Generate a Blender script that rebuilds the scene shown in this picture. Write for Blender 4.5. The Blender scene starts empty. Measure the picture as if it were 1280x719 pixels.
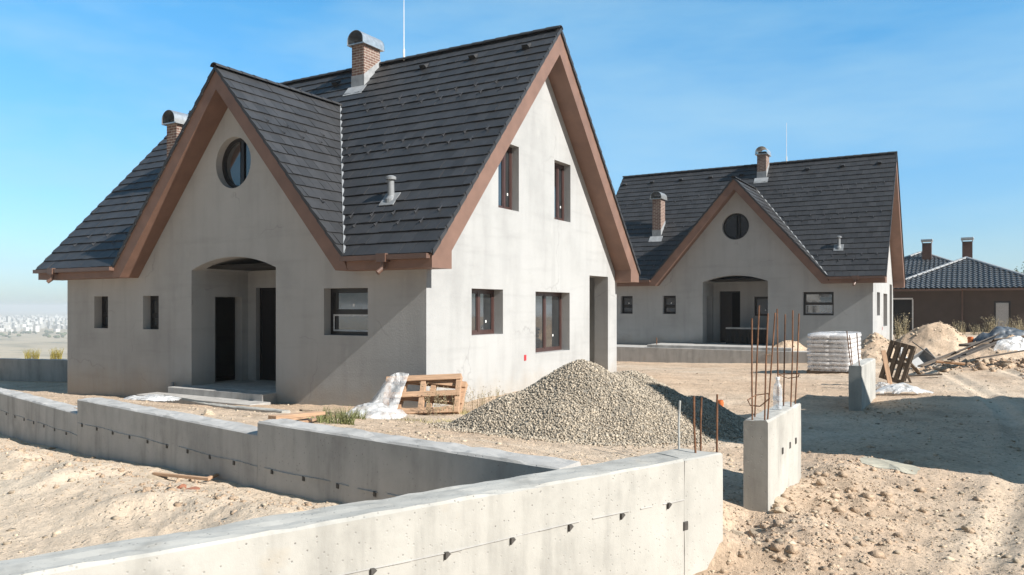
import bpy, bmesh, math, random
import numpy as np
from mathutils import Vector, Matrix
random.seed(7)
rng = np.random.default_rng(7)
R = math.radians
sc = bpy.context.scene
COL = sc.collection

# ------------------------------------------------------------------ camera
CAM = np.array([9.54, -12.71, 2.1])
YAW, FPX, HY = R(30.605), 971.9, 383.2
FW = np.array([-math.sin(YAW), math.cos(YAW), 0.0])
RT = np.array([math.cos(YAW), math.sin(YAW), 0.0])

def spot(u, v, z):
    """point of the horizontal level z that the photograph shows at (u, v)"""
    d = FW + RT * (u - 640) / FPX - np.array([0, 0, 1.0]) * (v - HY) / FPX
    return CAM + d * ((z - CAM[2]) / d[2])

def at_depth(u, v, Z):
    return CAM + Z * (FW + RT * (u - 640) / FPX - np.array([0, 0, 1.0]) * (v - HY) / FPX)

cam_d = bpy.data.cameras.new('camera')
cam = bpy.data.objects.new('camera', cam_d)
COL.objects.link(cam)
cam.location = CAM
cam.rotation_euler = (R(90), 0, YAW)
cam_d.sensor_width = 36
cam_d.lens = FPX / 1280 * 36
cam_d.shift_y = (HY - 359.5) / 1280
cam_d.clip_start = 0.1
cam_d.clip_end = 30000
sc.camera = cam

# ------------------------------------------------------------------ materials
def new_mat(name):
    m = bpy.data.materials.new(name)
    m.use_nodes = True
    nt = m.node_tree
    return m, nt, nt.nodes['Principled BSDF']

def N(nt, t, **kw):
    n = nt.nodes.new(t)
    for k, v in kw.items():
        if k in n.inputs.keys():
            n.inputs[k].default_value = v
        else:
            setattr(n, k, v)
    return n

def rgba(c):
    return (c[0], c[1], c[2], 1)

def ramp(nt, src, stops):
    r = nt.nodes.new('ShaderNodeValToRGB')
    els = r.color_ramp.elements
    while len(els) > 1:
        els.remove(els[0])
    for i, (p, c) in enumerate(stops):
        e = els[0] if i == 0 else els.new(p)
        e.position = p
        e.color = rgba(c) if not isinstance(c, (int, float)) else (c, c, c, 1)
    nt.links.new(src, r.inputs[0])
    return r.outputs[0]

def mixc(nt, fac, a, b, mode='MIX'):
    n = nt.nodes.new('ShaderNodeMix')
    n.data_type = 'RGBA'
    n.blend_type = mode
    for i, v in ((0, fac), (6, a), (7, b)):
        if isinstance(v, (tuple, list)):
            n.inputs[i].default_value = rgba(v)
        elif isinstance(v, (int, float)):
            n.inputs[i].default_value = v
        else:
            nt.links.new(v, n.inputs[i])
    return n.outputs[2]

def coords(nt, scale=(1, 1, 1), kind='Object'):
    tc = nt.nodes.new('ShaderNodeTexCoord')
    mp = nt.nodes.new('ShaderNodeMapping')
    mp.inputs['Scale'].default_value = scale
    nt.links.new(tc.outputs[kind], mp.inputs['Vector'])
    return mp.outputs[0]

def noise(nt, vec, scale, detail=6, rough=.6):
    n = nt.nodes.new('ShaderNodeTexNoise')
    n.inputs['Scale'].default_value = scale
    n.inputs['Detail'].default_value = detail
    n.inputs['Roughness'].default_value = rough
    nt.links.new(vec, n.inputs['Vector'])
    return n.outputs[0]

def add_bump(nt, b, h, strength=.4, dist=.01):
    n = nt.nodes.new('ShaderNodeBump')
    n.inputs['Strength'].default_value = strength
    n.inputs['Distance'].default_value = dist
    nt.links.new(h, n.inputs['Height'])
    nt.links.new(n.outputs[0], b.inputs['Normal'])

def simple(name, c, rough=.6, var=.25, scale=6, bump=0, bscale=40, metal=0, island=0, spec=.5):
    """base colour with mottling, optional bump and a tone of its own per loose piece"""
    m, nt, b = new_mat(name)
    v = coords(nt)
    n = noise(nt, v, scale)
    lo = tuple(x * (1 - var) for x in c)
    hi = tuple(min(1, x * (1 + var)) for x in c)
    col = ramp(nt, n, [(.3, lo), (.7, hi)])
    if island:
        g = nt.nodes.new('ShaderNodeNewGeometry')
        f = ramp(nt, g.outputs['Random Per Island'], [(0, 1 - island), (1, 1 + island)])
        col = mixc(nt, 1.0, col, f, 'MULTIPLY')
    nt.links.new(col, b.inputs['Base Color'])
    b.inputs['Roughness'].default_value = rough
    b.inputs['Metallic'].default_value = metal
    b.inputs['Specular IOR Level'].default_value = spec
    if bump:
        add_bump(nt, b, noise(nt, v, bscale), bump, .01)
    return m

def plaster(name, c):
    m, nt, b = new_mat(name)
    v = coords(nt)
    big = noise(nt, v, .55, 7, .62)
    col = ramp(nt, big, [(.30, tuple(x * .86 for x in c)), (.5, c), (.72, tuple(min(1, x * 1.07) for x in c))])
    st = noise(nt, coords(nt, (2.2, 2.2, .22)), 1.1, 5, .6)
    col = mixc(nt, .42, col, ramp(nt, st, [(.34, .80), (.52, 1.0), (.75, 1.06)]), 'MULTIPLY')
    # trowel lifts: a faint level band where two days' work meet
    lift = noise(nt, coords(nt, (.5, .5, 5.5)), .8, 4, .55)
    col = mixc(nt, .4, col, ramp(nt, lift, [(.30, .82), (.47, 1.0)]), 'MULTIPLY')
    pale = noise(nt, coords(nt, (1, 1, .6)), 2.6, 3, .5)
    col = mixc(nt, ramp(nt, pale, [(.66, 0.0), (.74, .28)]), col, (.47, .465, .45))
    # hairline cracks and scratches
    vo = nt.nodes.new('ShaderNodeTexVoronoi'); vo.feature = 'DISTANCE_TO_EDGE'
    vo.inputs['Scale'].default_value = .55
    wv = nt.nodes.new('ShaderNodeMix'); wv.data_type = 'RGBA'
    nn = nt.nodes.new('ShaderNodeTexNoise'); nn.inputs['Scale'].default_value = 2.5; nn.inputs['Detail'].default_value = 6
    nt.links.new(v, nn.inputs['Vector'])
    wv.inputs[0].default_value = .35
    nt.links.new(v, wv.inputs[6]); nt.links.new(nn.outputs[1], wv.inputs[7])
    nt.links.new(wv.outputs[2], vo.inputs['Vector'])
    gate = noise(nt, v, .8, 2, .5)
    cr = ramp(nt, vo.outputs[0], [(.0, 1.0), (.006, 0.0)])
    cr = mixc(nt, 1.0, cr, ramp(nt, gate, [(.52, 0.0), (.6, .5)]), 'MULTIPLY')
    col = mixc(nt, cr, col, tuple(x * .55 for x in c))
    sp = nt.nodes.new('ShaderNodeSeparateXYZ'); nt.links.new(v, sp.inputs[0])
    jn = nt.nodes.new('ShaderNodeMath'); jn.operation = 'MULTIPLY_ADD'; jn.inputs[1].default_value = -1.3
    nt.links.new(noise(nt, coords(nt, (1, 1, .7)), 2.4, 7, .65), jn.inputs[0]); nt.links.new(sp.outputs[2], jn.inputs[2])
    spl = nt.nodes.new('ShaderNodeMapRange'); spl.inputs[1].default_value = -.12; spl.inputs[2].default_value = -.85; spl.inputs[4].default_value = .4
    nt.links.new(jn.outputs[0], spl.inputs[0])
    col = mixc(nt, spl.outputs[0], col, (.33, .26, .18))
    nt.links.new(col, b.inputs['Base Color'])
    b.inputs['Roughness'].default_value = .92
    b.inputs['Specular IOR Level'].default_value = .2
    add_bump(nt, b, noise(nt, v, 22, 8, .65), .35, .02)
    return m

def concrete(name, c, warm=0.0):
    m, nt, b = new_mat(name)
    v = coords(nt)
    big = noise(nt, v, 1.3, 8, .65)
    col = ramp(nt, big, [(.28, tuple(x * .78 for x in c)), (.48, c), (.7, tuple(min(1, x * 1.1) for x in c))])
    st = noise(nt, coords(nt, (3, 3, .5)), 1.6, 6, .6)
    col = mixc(nt, .8, col, ramp(nt, st, [(.3, .68), (.5, 1.0), (.72, 1.10)]), 'MULTIPLY')
    rust = noise(nt, v, 2.1, 4, .6)
    col = mixc(nt, ramp(nt, rust, [(.64, 0.0), (.78, .35 + warm)]), col, (.42, .33, .22))
    vo = nt.nodes.new('ShaderNodeTexVoronoi')
    vo.inputs['Scale'].default_value = 26
    nt.links.new(v, vo.inputs['Vector'])
    gate = noise(nt, v, 4.0, 3, .5)
    gatec = ramp(nt, gate, [(.42, .05), (.58, .85)])
    pores = ramp(nt, vo.outputs['Distance'], [(.06, 1.0), (.16, 0.0)])
    pf = mixc(nt, 1.0, pores, gatec, 'MULTIPLY')
    col = mixc(nt, pf, col, tuple(x * .35 for x in c))
    v2 = nt.nodes.new('ShaderNodeTexVoronoi'); v2.inputs['Scale'].default_value = 62
    nt.links.new(v, v2.inputs['Vector'])
    g2 = ramp(nt, noise(nt, v, 1.6, 5, .65), [(.56, 0.0), (.68, .8)])
    col = mixc(nt, mixc(nt, 1.0, ramp(nt, v2.outputs['Distance'], [(.18, 1.0), (.34, 0.0)]), g2, 'MULTIPLY'), col, tuple(x * .42 for x in c))
    pale = ramp(nt, noise(nt, coords(nt, (1, 1, .8)), 1.9, 5, .55), [(.55, 0.0), (.66, .5)])
    col = mixc(nt, pale, col, tuple(min(1, x * 1.28) for x in c))
    nt.links.new(col, b.inputs['Base Color'])
    b.inputs['Roughness'].default_value = .9
    b.inputs['Specular IOR Level'].default_value = .25
    hh = mixc(nt, .5, noise(nt, v, 14, 8, .7), ramp(nt, vo.outputs['Distance'], [(.05, 0.0), (.2, 1.0)]))
    add_bump(nt, b, hh, .45, .012)
    return m

M = {}
M['plaster'] = plaster('grey_render', (.388, .389, .384))
M['concrete'] = concrete('cast_concrete', (.405, .393, .362))
M['concrete_dark'] = concrete('weathered_concrete', (.42, .405, .385))
M['fascia'] = simple('brown_paint', (.185, .106, .077), .6, .16, 2.2, .15, 40)
M['gutter'] = simple('brown_gutter', (.13, .075, .055), .4, .15, 4)
M['frame'] = simple('brown_frame', (.06, .031, .027), .35, .2, 5)
M['frame_dark'] = simple('dark_frame', (.014, .013, .014), .35, .2, 5)
M['galv'] = simple('galvanised_sheet', (.52, .54, .55), .38, .2, 9, .1, 30, metal=.75)
M['lead'] = simple('grey_flashing', (.30, .31, .32), .5, .2, 6, .2, 20)
M['pipe_grey'] = simple('grey_pipe', (.22, .23, .24), .45, .15, 6)
M['white_pvc'] = simple('white_paint', (.75, .75, .74), .5, .1, 6)
M['tape'] = simple('white_tape', (.5, .51, .52), .5, .3, 30)
M['red'] = simple('red_plastic', (.45, .03, .04), .4, .1, 6)
M['orange'] = simple('orange_pipe', (.62, .17, .05), .45, .15, 8)
M['rust'] = simple('rusty_steel', (.16, .075, .038), .85, .45, 18, .4, 60)
M['steel'] = simple('zinc_steel', (.42, .42, .40), .5, .25, 18)
M['tie'] = simple('dark_steel', (.06, .055, .05), .7, .4, 20)
M['dark_interior'] = simple('room_shade_and_sheeting', (.015, .014, .013), .95, .2, 2)  # near-black colour paints in the rooms' shade; also the dark table sheeting
M['guard'] = simple('snow_guard_metal', (.07, .07, .074), .5, .1, 5)
M['stone'] = simple('pale_limestone', (.42, .34, .25), .95, .3, 9, .6, 30, island=.35)
M['brick_rubble'] = simple('broken_brick', (.30, .13, .08), .95, .3, 9, .5, 30)
M['gravel'] = simple('crushed_gravel', (.37, .315, .245), .95, .2, 20, 0, 40, island=.40)
M['gravel_bed'] = simple('gravel_fines', (.22, .195, .16), .98, .5, 45, .6, 70)
M['bush'] = simple('yellow_weed_leaf', (.30, .25, .05), .7, .4, 8, island=.5)
M['weed'] = simple('dry_weed_stalk', (.30, .25, .15), .8, .35, 8, island=.45)
M['grass'] = simple('green_weed_leaf', (.17, .18, .07), .7, .35, 8, island=.5)
M['drygrass'] = simple('straw_grass', (.34, .29, .13), .8, .35, 8, island=.4)
M['city'] = simple('pale_facades', (.46, .45, .43), .9, .1, .01, island=.45)
M['wet'] = simple('cement_slurry', (.40, .37, .29), .8, .3, 3, .2, 20)
M['tarp'] = simple('blue_grey_tarpaulin', (.075, .088, .105), .45, .3, 3, .3, 9)
M['brownwall'] = simple('brown_render', (.083, .063, .053), .9, .12, 1.5, .2, 30)
M['brick_plain'] = simple('dark_brick', (.12, .06, .045), .9, .35, 14, .3, 20)
M['trunk'] = simple('bark', (.10, .075, .05), .9, .3, 8)
M['leaf'] = simple('tree_leaf', (.06, .075, .025), .7, .3, 4, island=.5)
M['bag'] = simple('paper_cement_bag', (.66, .64, .63), .55, .12, 5, .3, 14, island=.08)

def tile_mat(name, c, rough):
    m, nt, b = new_mat(name)
    v = coords(nt)
    n = noise(nt, v, 3.0, 6, .6)
    col = ramp(nt, n, [(.3, tuple(x * .82 for x in c)), (.7, tuple(x * 1.2 for x in c))])
    g = nt.nodes.new('ShaderNodeNewGeometry')
    col = mixc(nt, 1.0, col, ramp(nt, g.outputs['Random Per Island'], [(0, .80), (1, 1.2)]), 'MULTIPLY')
    sp = noise(nt, v, 38, 4, .7)
    col = mixc(nt, ramp(nt, sp, [(.62, 0.0), (.74, .35)]), col, tuple(x * 2.1 for x in c))
    nt.links.new(col, b.inputs['Base Color'])
    b.inputs['Roughness'].default_value = rough
    add_bump(nt, b, noise(nt, v, 60, 6, .7), .25, .006)
    return m
M['tile'] = tile_mat('graphite_roof_tile', (.031, .031, .033), .55)
M['tile_glazed'] = tile_mat('glazed_roof_tile', (.075, .082, .090), .32)

def brick_mat(name):
    m, nt, b = new_mat(name)
    v = coords(nt)
    # vertical faces: use a sheared mix so that both wall directions get courses
    sep = nt.nodes.new('ShaderNodeSeparateXYZ'); nt.links.new(v, sep.inputs[0])
    ad = nt.nodes.new('ShaderNodeMath'); ad.operation = 'ADD'
    nt.links.new(sep.outputs[0], ad.inputs[0]); nt.links.new(sep.outputs[1], ad.inputs[1])
    cb = nt.nodes.new('ShaderNodeCombineXYZ')
    nt.links.new(ad.outputs[0], cb.inputs[0]); nt.links.new(sep.outputs[2], cb.inputs[1])
    br = nt.nodes.new('ShaderNodeTexBrick')
    br.inputs['Scale'].default_value = 1
    br.inputs['Brick Width'].default_value = .22
    br.inputs['Row Height'].default_value = .075
    br.inputs['Mortar Size'].default_value = .008
    br.inputs['Color1'].default_value = (.14, .072, .056, 1)
    br.inputs['Color2'].default_value = (.21, .128, .10, 1)
    br.inputs['Mortar'].default_value = (.40, .36, .31, 1)
    nt.links.new(cb.outputs[0], br.inputs['Vector'])
    col = mixc(nt, .5, br.outputs[0], ramp(nt, noise(nt, v, 9, 5, .7), [(.3, .6), (.7, 1.25)]), 'MULTIPLY')
    nt.links.new(col, b.inputs['Base Color'])
    b.inputs['Roughness'].default_value = .9
    add_bump(nt, b, br.outputs[1], -.4, .01)
    return m
M['brick'] = brick_mat('chimney_brick')

def glass_mat():
    m, nt, b = new_mat('window_glass')
    v = coords(nt)
    n = noise(nt, v, 1.6, 4, .6)
    nt.links.new(ramp(nt, n, [(.35, (.010, .012, .014)), (.75, (.035, .038, .040))]), b.inputs['Base Color'])
    nt.links.new(ramp(nt, noise(nt, v, 4, 4, .6), [(.4, .02), (.8, .12)]), b.inputs['Roughness'])
    b.inputs['IOR'].default_value = 2.5
    add_bump(nt, b, noise(nt, v, 1.2, 2, .5), .03, .02)
    return m
M['glass'] = glass_mat()

def wood_mat(name, c):
    m, nt, b = new_mat(name)
    n = noise(nt, coords(nt, (1.2, 14, 14)), 2.2, 7, .65)
    col = ramp(nt, n, [(.3, tuple(x * .6 for x in c)), (.7, tuple(min(1, x * 1.2) for x in c))])
    g = nt.nodes.new('ShaderNodeNewGeometry')
    col = mixc(nt, 1.0, col, ramp(nt, g.outputs['Random Per Island'], [(0, .75), (1, 1.2)]), 'MULTIPLY')
    nt.links.new(col, b.inputs['Base Color'])
    b.inputs['Roughness'].default_value = .85
    add_bump(nt, b, n, .3, .006)
    return m
M['wood'] = wood_mat('raw_pine', (.40, .255, .16))
M['wood_old'] = wood_mat('weathered_board', (.13, .098, .07))
M['wood_black'] = wood_mat('charred_board', (.055, .045, .038))

def film_mat(name, alpha, c=(.78, .79, .80)):
    m, nt, b = new_mat(name)
    v = coords(nt)
    nt.links.new(ramp(nt, noise(nt, v, 5, 6, .6), [(.3, tuple(x * .75 for x in c)), (.7, c)]), b.inputs['Base Color'])
    b.inputs['Roughness'].default_value = .25
    nt.links.new(ramp(nt, noise(nt, v, 7, 5, .6), [(.35, alpha * .55), (.65, min(1, alpha * 1.3))]), b.inputs['Alpha'])
    add_bump(nt, b, noise(nt, v, 16, 5, .6), .6, .03)
    return m
M['film'] = film_mat('clear_plastic_film', .55)
M['film_white'] = film_mat('white_plastic_film', .95, (.64, .65, .66))
M['wrap'] = film_mat('pallet_wrap', .40, (.85, .85, .87))
M['pet'] = film_mat('clear_bottle_plastic', .42, (.72, .78, .84))

def ground_mat():
    m, nt, b = new_mat('dry_earth')
    v = coords(nt)
    big = noise(nt, v, .22, 6, .6)
    mid = noise(nt, v, 1.4, 8, .68)
    fine = noise(nt, v, 16, 8, .72)
    col = ramp(nt, big, [(.3, (.455, .325, .225)), (.5, (.525, .395, .285)), (.72, (.585, .48, .37))])
    col = mixc(nt, .75, col, ramp(nt, mid, [(.30, .62), (.5, 1.0), (.70, 1.15)]), 'MULTIPLY')
    col = mixc(nt, .8, col, ramp(nt, fine, [(.32, .55), (.5, 1.0), (.68, 1.22)]), 'MULTIPLY')
    damp = noise(nt, v, .5, 5, .6)
    col = mixc(nt, ramp(nt, damp, [(.60, 0.0), (.70, .45)]), col, (.30, .205, .135))
    vo = nt.nodes.new('ShaderNodeTexVoronoi'); vo.inputs['Scale'].default_value = 17
    nt.links.new(v, vo.inputs['Vector'])
    peb = ramp(nt, vo.outputs['Distance'], [(.18, 1.0), (.30, 0.0)])
    gate = ramp(nt, noise(nt, v, 2.1, 4, .6), [(.46, 0.0), (.60, .6)])
    pf = mixc(nt, 1.0, peb, gate, 'MULTIPLY')
    col = mixc(nt, pf, col, ramp(nt, noise(nt, v, 9, 2, .5), [(.4, (.33, .27, .20)), (.6, (.56, .49, .40))]))
    da = nt.nodes.new('ShaderNodeAttribute'); da.attribute_name = 'lime_dust'
    dust = mixc(nt, .5, (.70, .585, .455), ramp(nt, fine, [(.32, .70), (.5, 1.0), (.68, 1.12)]), 'MULTIPLY')
    dm = nt.nodes.new('ShaderNodeMath'); dm.operation = 'MULTIPLY'; dm.inputs[1].default_value = .72
    nt.links.new(da.outputs['Fac'], dm.inputs[0])
    col = mixc(nt, dm.outputs[0], col, dust)
    # away on the plain: fields and scrub
    sep = nt.nodes.new('ShaderNodeSeparateXYZ'); nt.links.new(v, sep.inputs[0])
    low = ramp(nt, sep.outputs[2], [(0.0, 1.0), (.001, 0.0)])
    mr = nt.nodes.new('ShaderNodeMapRange')
    mr.inputs[1].default_value = -6; mr.inputs[2].default_value = -25
    nt.links.new(sep.outputs[2], mr.inputs[0])
    fld = noise(nt, coords(nt, (1, 2.2, 0)), .006, 7, .65)
    fcol = ramp(nt, fld, [(.35, (.16, .15, .10)), (.46, (.34, .28, .19)), (.58, (.44, .36, .25)), (.66, (.20, .19, .12))])
    col = mixc(nt, mr.outputs[0], col, fcol)
    nt.links.new(col, b.inputs['Base Color'])
    b.inputs['Roughness'].default_value = .97
    b.inputs['Specular IOR Level'].default_value = .15
    h = mixc(nt, .5, mixc(nt, .5, noise(nt, v, 5, 8, .7), fine), pf, 'ADD')
    add_bump(nt, b, h, 1.0, .05)
    return m
M['ground'] = ground_mat()

# ------------------------------------------------------------------ mesh helpers
class MB:
    def __init__(s):
        s.v, s.f = [], []
    def add(s, vs, fs):
        o = len(s.v)
        s.v += [tuple(map(float, p)) for p in vs]
        s.f += [tuple(o + i for i in f) for f in fs]
        return s
    def box(s, a, b, mat=None):
        x0, y0, z0 = a; x1, y1, z1 = b
        vs = [(x0, y0, z0), (x1, y0, z0), (x1, y1, z0), (x0, y1, z0), (x0, y0, z1), (x1, y0, z1), (x1, y1, z1), (x0, y1, z1)]
        if mat is not None:
            vs = [tuple(mat @ Vector(p)) for p in vs]
        return s.add(vs, [(0, 3, 2, 1), (4, 5, 6, 7), (0, 1, 5, 4), (1, 2, 6, 5), (2, 3, 7, 6), (3, 0, 4, 7)])
    def prism(s, loop, a, b, axis):
        """loop of 2-D points extruded along an axis ('x': loop is (y,z), 'y': loop is (x,z), 'z': loop is (x,y))"""
        def P(p, t):
            return {'x': (t, p[0], p[1]), 'y': (p[0], t, p[1]), 'z': (p[0], p[1], t)}[axis]
        n = len(loop)
        tris = cdt(loop, [])
        vs = [P(p, a) for p in loop] + [P(p, b) for p in loop]
        fs = [t for t in tris] + [tuple(n + i for i in reversed(t)) for t in tris]
        fs += [(i, (i + 1) % n, n + (i + 1) % n, n + i) for i in range(n)]
        return s.add(vs, fs)
    def tube(s, p, q, r, n=8, r2=None, caps=True):
        p, q = Vector(p), Vector(q)
        d = (q - p).normalized()
        a = d.orthogonal().normalized(); b = d.cross(a)
        r2 = r if r2 is None else r2
        vs = []
        for c, rr in ((p, r), (q, r2)):
            vs += [c + (a * math.cos(2 * math.pi * i / n) + b * math.sin(2 * math.pi * i / n)) * rr for i in range(n)]
        fs = [(i, (i + 1) % n, n + (i + 1) % n, n + i) for i in range(n)]
        if caps:
            fs += [tuple(range(n - 1, -1, -1)), tuple(range(n, 2 * n))]
        return s.add(vs, fs)
    def path(s, pts, r, n=7):
        for a, b in zip(pts[:-1], pts[1:]):
            s.tube(a, b, r, n)
        return s
    def lathe(s, prof, n=20, o=(0, 0, 0)):
        vs = [(o[0] + r * math.cos(2 * math.pi * i / n), o[1] + r * math.sin(2 * math.pi * i / n), o[2] + z) for r, z in prof for i in range(n)]
        fs = [(k * n + i, k * n + (i + 1) % n, (k + 1) * n + (i + 1) % n, (k + 1) * n + i) for k in range(len(prof) - 1) for i in range(n)]
        fs += [tuple(range(n - 1, -1, -1)), tuple((len(prof) - 1) * n + i for i in range(n))]
        return s.add(vs, fs)
    def build(s, name, mat, parent=None, fix=True, smooth=False):
        me = bpy.data.meshes.new(name)
        me.from_pydata(s.v, [], s.f)
        if fix:
            bm = bmesh.new(); bm.from_mesh(me)
            bmesh.ops.recalc_face_normals(bm, faces=bm.faces)
            bm.to_mesh(me); bm.free()
        if smooth:
            me.polygons.foreach_set('use_smooth', [True] * len(me.polygons))
        return link(name, me, mat, parent)

def link(name, me, mat, parent=None):
    o = bpy.data.objects.new(name, me)
    COL.objects.link(o)
    if mat is not None:
        me.materials.append(M[mat] if isinstance(mat, str) else mat)
    if parent is not None:
        o.parent = parent
    return o

def bevel(o, w=.006, seg=2):
    md = o.modifiers.new('bevel', 'BEVEL'); md.width = w; md.segments = seg; md.limit_method = 'ANGLE'
    return o

def np_mesh(name, V, F, mat, parent=None, smooth=False):
    """V (n,3) F (m,k) with a fixed face size"""
    me = bpy.data.meshes.new(name)
    me.vertices.add(len(V)); me.vertices.foreach_set('co', np.asarray(V, np.float32).ravel())
    k = F.shape[1]
    me.loops.add(F.size); me.loops.foreach_set('vertex_index', F.astype(np.int32).ravel())
    me.polygons.add(len(F)); me.polygons.foreach_set('loop_start', np.arange(0, F.size, k, dtype=np.int32))
    try:
        me.polygons.foreach_set('loop_total', np.full(len(F), k, np.int32))
    except Exception:
        pass
    me.update(calc_edges=True); me.validate()
    if smooth:
        me.polygons.foreach_set('use_smooth', np.ones(len(me.polygons), bool))
    return link(name, me, mat, parent)

def empty(name, loc=(0, 0, 0), rz=0):
    o = bpy.data.objects.new(name, None)
    o.empty_display_size = .2
    COL.objects.link(o)
    o.location = tuple(float(c) for c in loc); o.rotation_euler = (0, 0, rz)
    return o

def tag(o, label=None, cat=None, group=None, kind=None):
    for k, v in (('label', label), ('category', cat), ('group', group), ('kind', kind)):
        if v:
            o[k] = v
    return o

def copy_tree(o, parent=None):
    c = o.copy(); COL.objects.link(c)
    c.parent = parent
    for ch in list(o.children):
        copy_tree(ch, c)
    return c

from mathutils.geometry import delaunay_2d_cdt
def inside(p, loop):
    x, y = p; r = False
    for (x0, y0), (x1, y1) in zip(loop, loop[1:] + loop[:1]):
        if (y0 > y) != (y1 > y) and x < (x1 - x0) * (y - y0) / (y1 - y0) + x0:
            r = not r
    return r

def cdt(outer, holes):
    loops = [list(outer)] + [list(h) for h in holes]
    pts, edges = [], []
    for l in loops:
        o = len(pts); pts += [Vector((p[0], p[1])) for p in l]
        edges += [(o + i, o + (i + 1) % len(l)) for i in range(len(l))]
    vs, es, fs, ov, oe, of = delaunay_2d_cdt(pts, edges, [], 0, 1e-5)
    remap = [o[0] for o in ov]
    out = []
    for f in fs:
        c = sum((vs[i] for i in f), Vector((0, 0))) / len(f)
        if inside((c.x, c.y), loops[0]) and not any(inside((c.x, c.y), h) for h in loops[1:]):
            out.append(tuple(remap[i] for i in f))
    return out

def wall_with_holes(mb, outer, holes, to3d, depth_dir, skip=None):
    """a wall face with openings; holes = list of (loop, reveal depth)"""
    loops = [list(outer)] + [list(h) for h, _ in holes]
    pts = [p for l in loops for p in l]
    mb.add([to3d(p) for p in pts], cdt(outer, [h for h, _ in holes]))
    for h, d in holes:
        n = len(h)
        a = [Vector(to3d(p)) for p in h]
        b = [p + Vector(depth_dir) * d for p in a]
        mb.add(a + b, [(i, (i + 1) % n, n + (i + 1) % n, n + i) for i in range(n) if not (skip and skip(h[i], h[(i + 1) % n]))])

def rect(x0, z0, x1, z1):
    return [(x0, z0), (x1, z0), (x1, z1), (x0, z1)]

# value noise on arrays
def _h(i, j, s):
    n = (i * 374761393 + j * 668265263 + s * 974711) & 0x7fffffff
    n = (n ^ (n >> 13)) * 1274126177 & 0x7fffffff
    return ((n ^ (n >> 16)) & 0xffff) / 65535.0
def vnoise(x, y, s=0):
    x = np.asarray(x, float); y = np.asarray(y, float)
    i = np.floor(x).astype(np.int64); j = np.floor(y).astype(np.int64)
    fx = x - i; fy = y - j
    fx = fx * fx * (3 - 2 * fx); fy = fy * fy * (3 - 2 * fy)
    return ((_h(i, j, s) * (1 - fx) + _h(i + 1, j, s) * fx) * (1 - fy) + (_h(i, j + 1, s) * (1 - fx) + _h(i + 1, j + 1, s) * fx) * fy) * 2 - 1
def fbm(x, y, o=4, s=0, g=.5):
    t = 0; a = 1; tot = 0
    for k in range(o):
        t = t + a * vnoise(np.asarray(x) * 2 ** k, np.asarray(y) * 2 ** k, s + k); tot += a; a *= g
    return t / tot

# ------------------------------------------------------------------ sky, sun
SUN = Vector((1.0, -.062, .715)).normalized()
el = math.asin(SUN.z)
world = bpy.data.worlds.new('World'); sc.world = world
world.use_nodes = True
nt = world.node_tree
bg = nt.nodes['Background']
sky = nt.nodes.new('ShaderNodeTexSky'); sky.sky_type = 'NISHITA'
sky.sun_disc = False
sky.sun_elevation = el
sky.sun_rotation = math.atan2(SUN.x, SUN.y)
sky.air_density = 1.0; sky.dust_density = .6; sky.ozone_density = 2.2
# thin high cloud
tc = nt.nodes.new('ShaderNodeTexCoord')
mp = nt.nodes.new('ShaderNodeMapping')
mp.inputs['Scale'].default_value = (1.0, 1.6, 5.0); mp.inputs['Rotation'].default_value = (R(8), R(-6), R(20))
nt.links.new(tc.outputs['Generated'], mp.inputs['Vector'])
cn = noise(nt, mp.outputs[0], 1.7, 8, .55)
cf = ramp(nt, cn, [(.42, 0.05), (.60, .36), (.8, .62)])
sepd = nt.nodes.new('ShaderNodeSeparateXYZ'); nt.links.new(tc.outputs['Generated'], sepd.inputs[0])
hgt = ramp(nt, sepd.outputs[2], [(0.0, 0.0), (.34, 1.0)])
blue = mixc(nt, 1.0, sky.outputs[0], mixc(nt, hgt, (.63, .715, .89), (.44, 1.06, 1.26)), 'MULTIPLY')
# sky dimmed behind the camera, added to deepen the shade on the facades
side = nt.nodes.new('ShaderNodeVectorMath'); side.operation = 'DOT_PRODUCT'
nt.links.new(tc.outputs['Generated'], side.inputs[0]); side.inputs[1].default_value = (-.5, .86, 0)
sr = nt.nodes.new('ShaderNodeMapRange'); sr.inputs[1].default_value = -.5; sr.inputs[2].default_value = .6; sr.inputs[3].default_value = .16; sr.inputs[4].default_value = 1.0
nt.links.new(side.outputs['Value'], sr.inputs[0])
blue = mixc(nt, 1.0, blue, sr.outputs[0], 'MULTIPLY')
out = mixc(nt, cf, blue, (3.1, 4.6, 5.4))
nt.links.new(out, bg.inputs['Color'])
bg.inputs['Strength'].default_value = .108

sl = bpy.data.lights.new('sun', 'SUN'); so = bpy.data.objects.new('sun', sl); COL.objects.link(so)
sl.energy = 5.0; sl.angle = R(.53); sl.color = (1.0, .958, .895)
so.rotation_euler = SUN.to_track_quat('Z', 'Y').to_euler()
so.location = (30, -10, 40)

sc.view_settings.view_transform = 'Standard'
sc.view_settings.look = 'None'
sc.view_settings.gamma = 1
sc.view_settings.exposure = .66

# ------------------------------------------------------------------ ground
A0, AI, AO = np.array([4.46, -14.37]), np.array([7.59, -6.89]), np.array([7.93, -6.87])   # inner line of the street wall
an = np.array([.923, -.386])
Jp, B3, B2, B1, B0 = np.array([7.11, -7.98]), np.array([3.66, -7.55]), np.array([-.62, -6.8]), np.array([-4.16, -6.02]), np.array([-14.0, -3.85])

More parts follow.
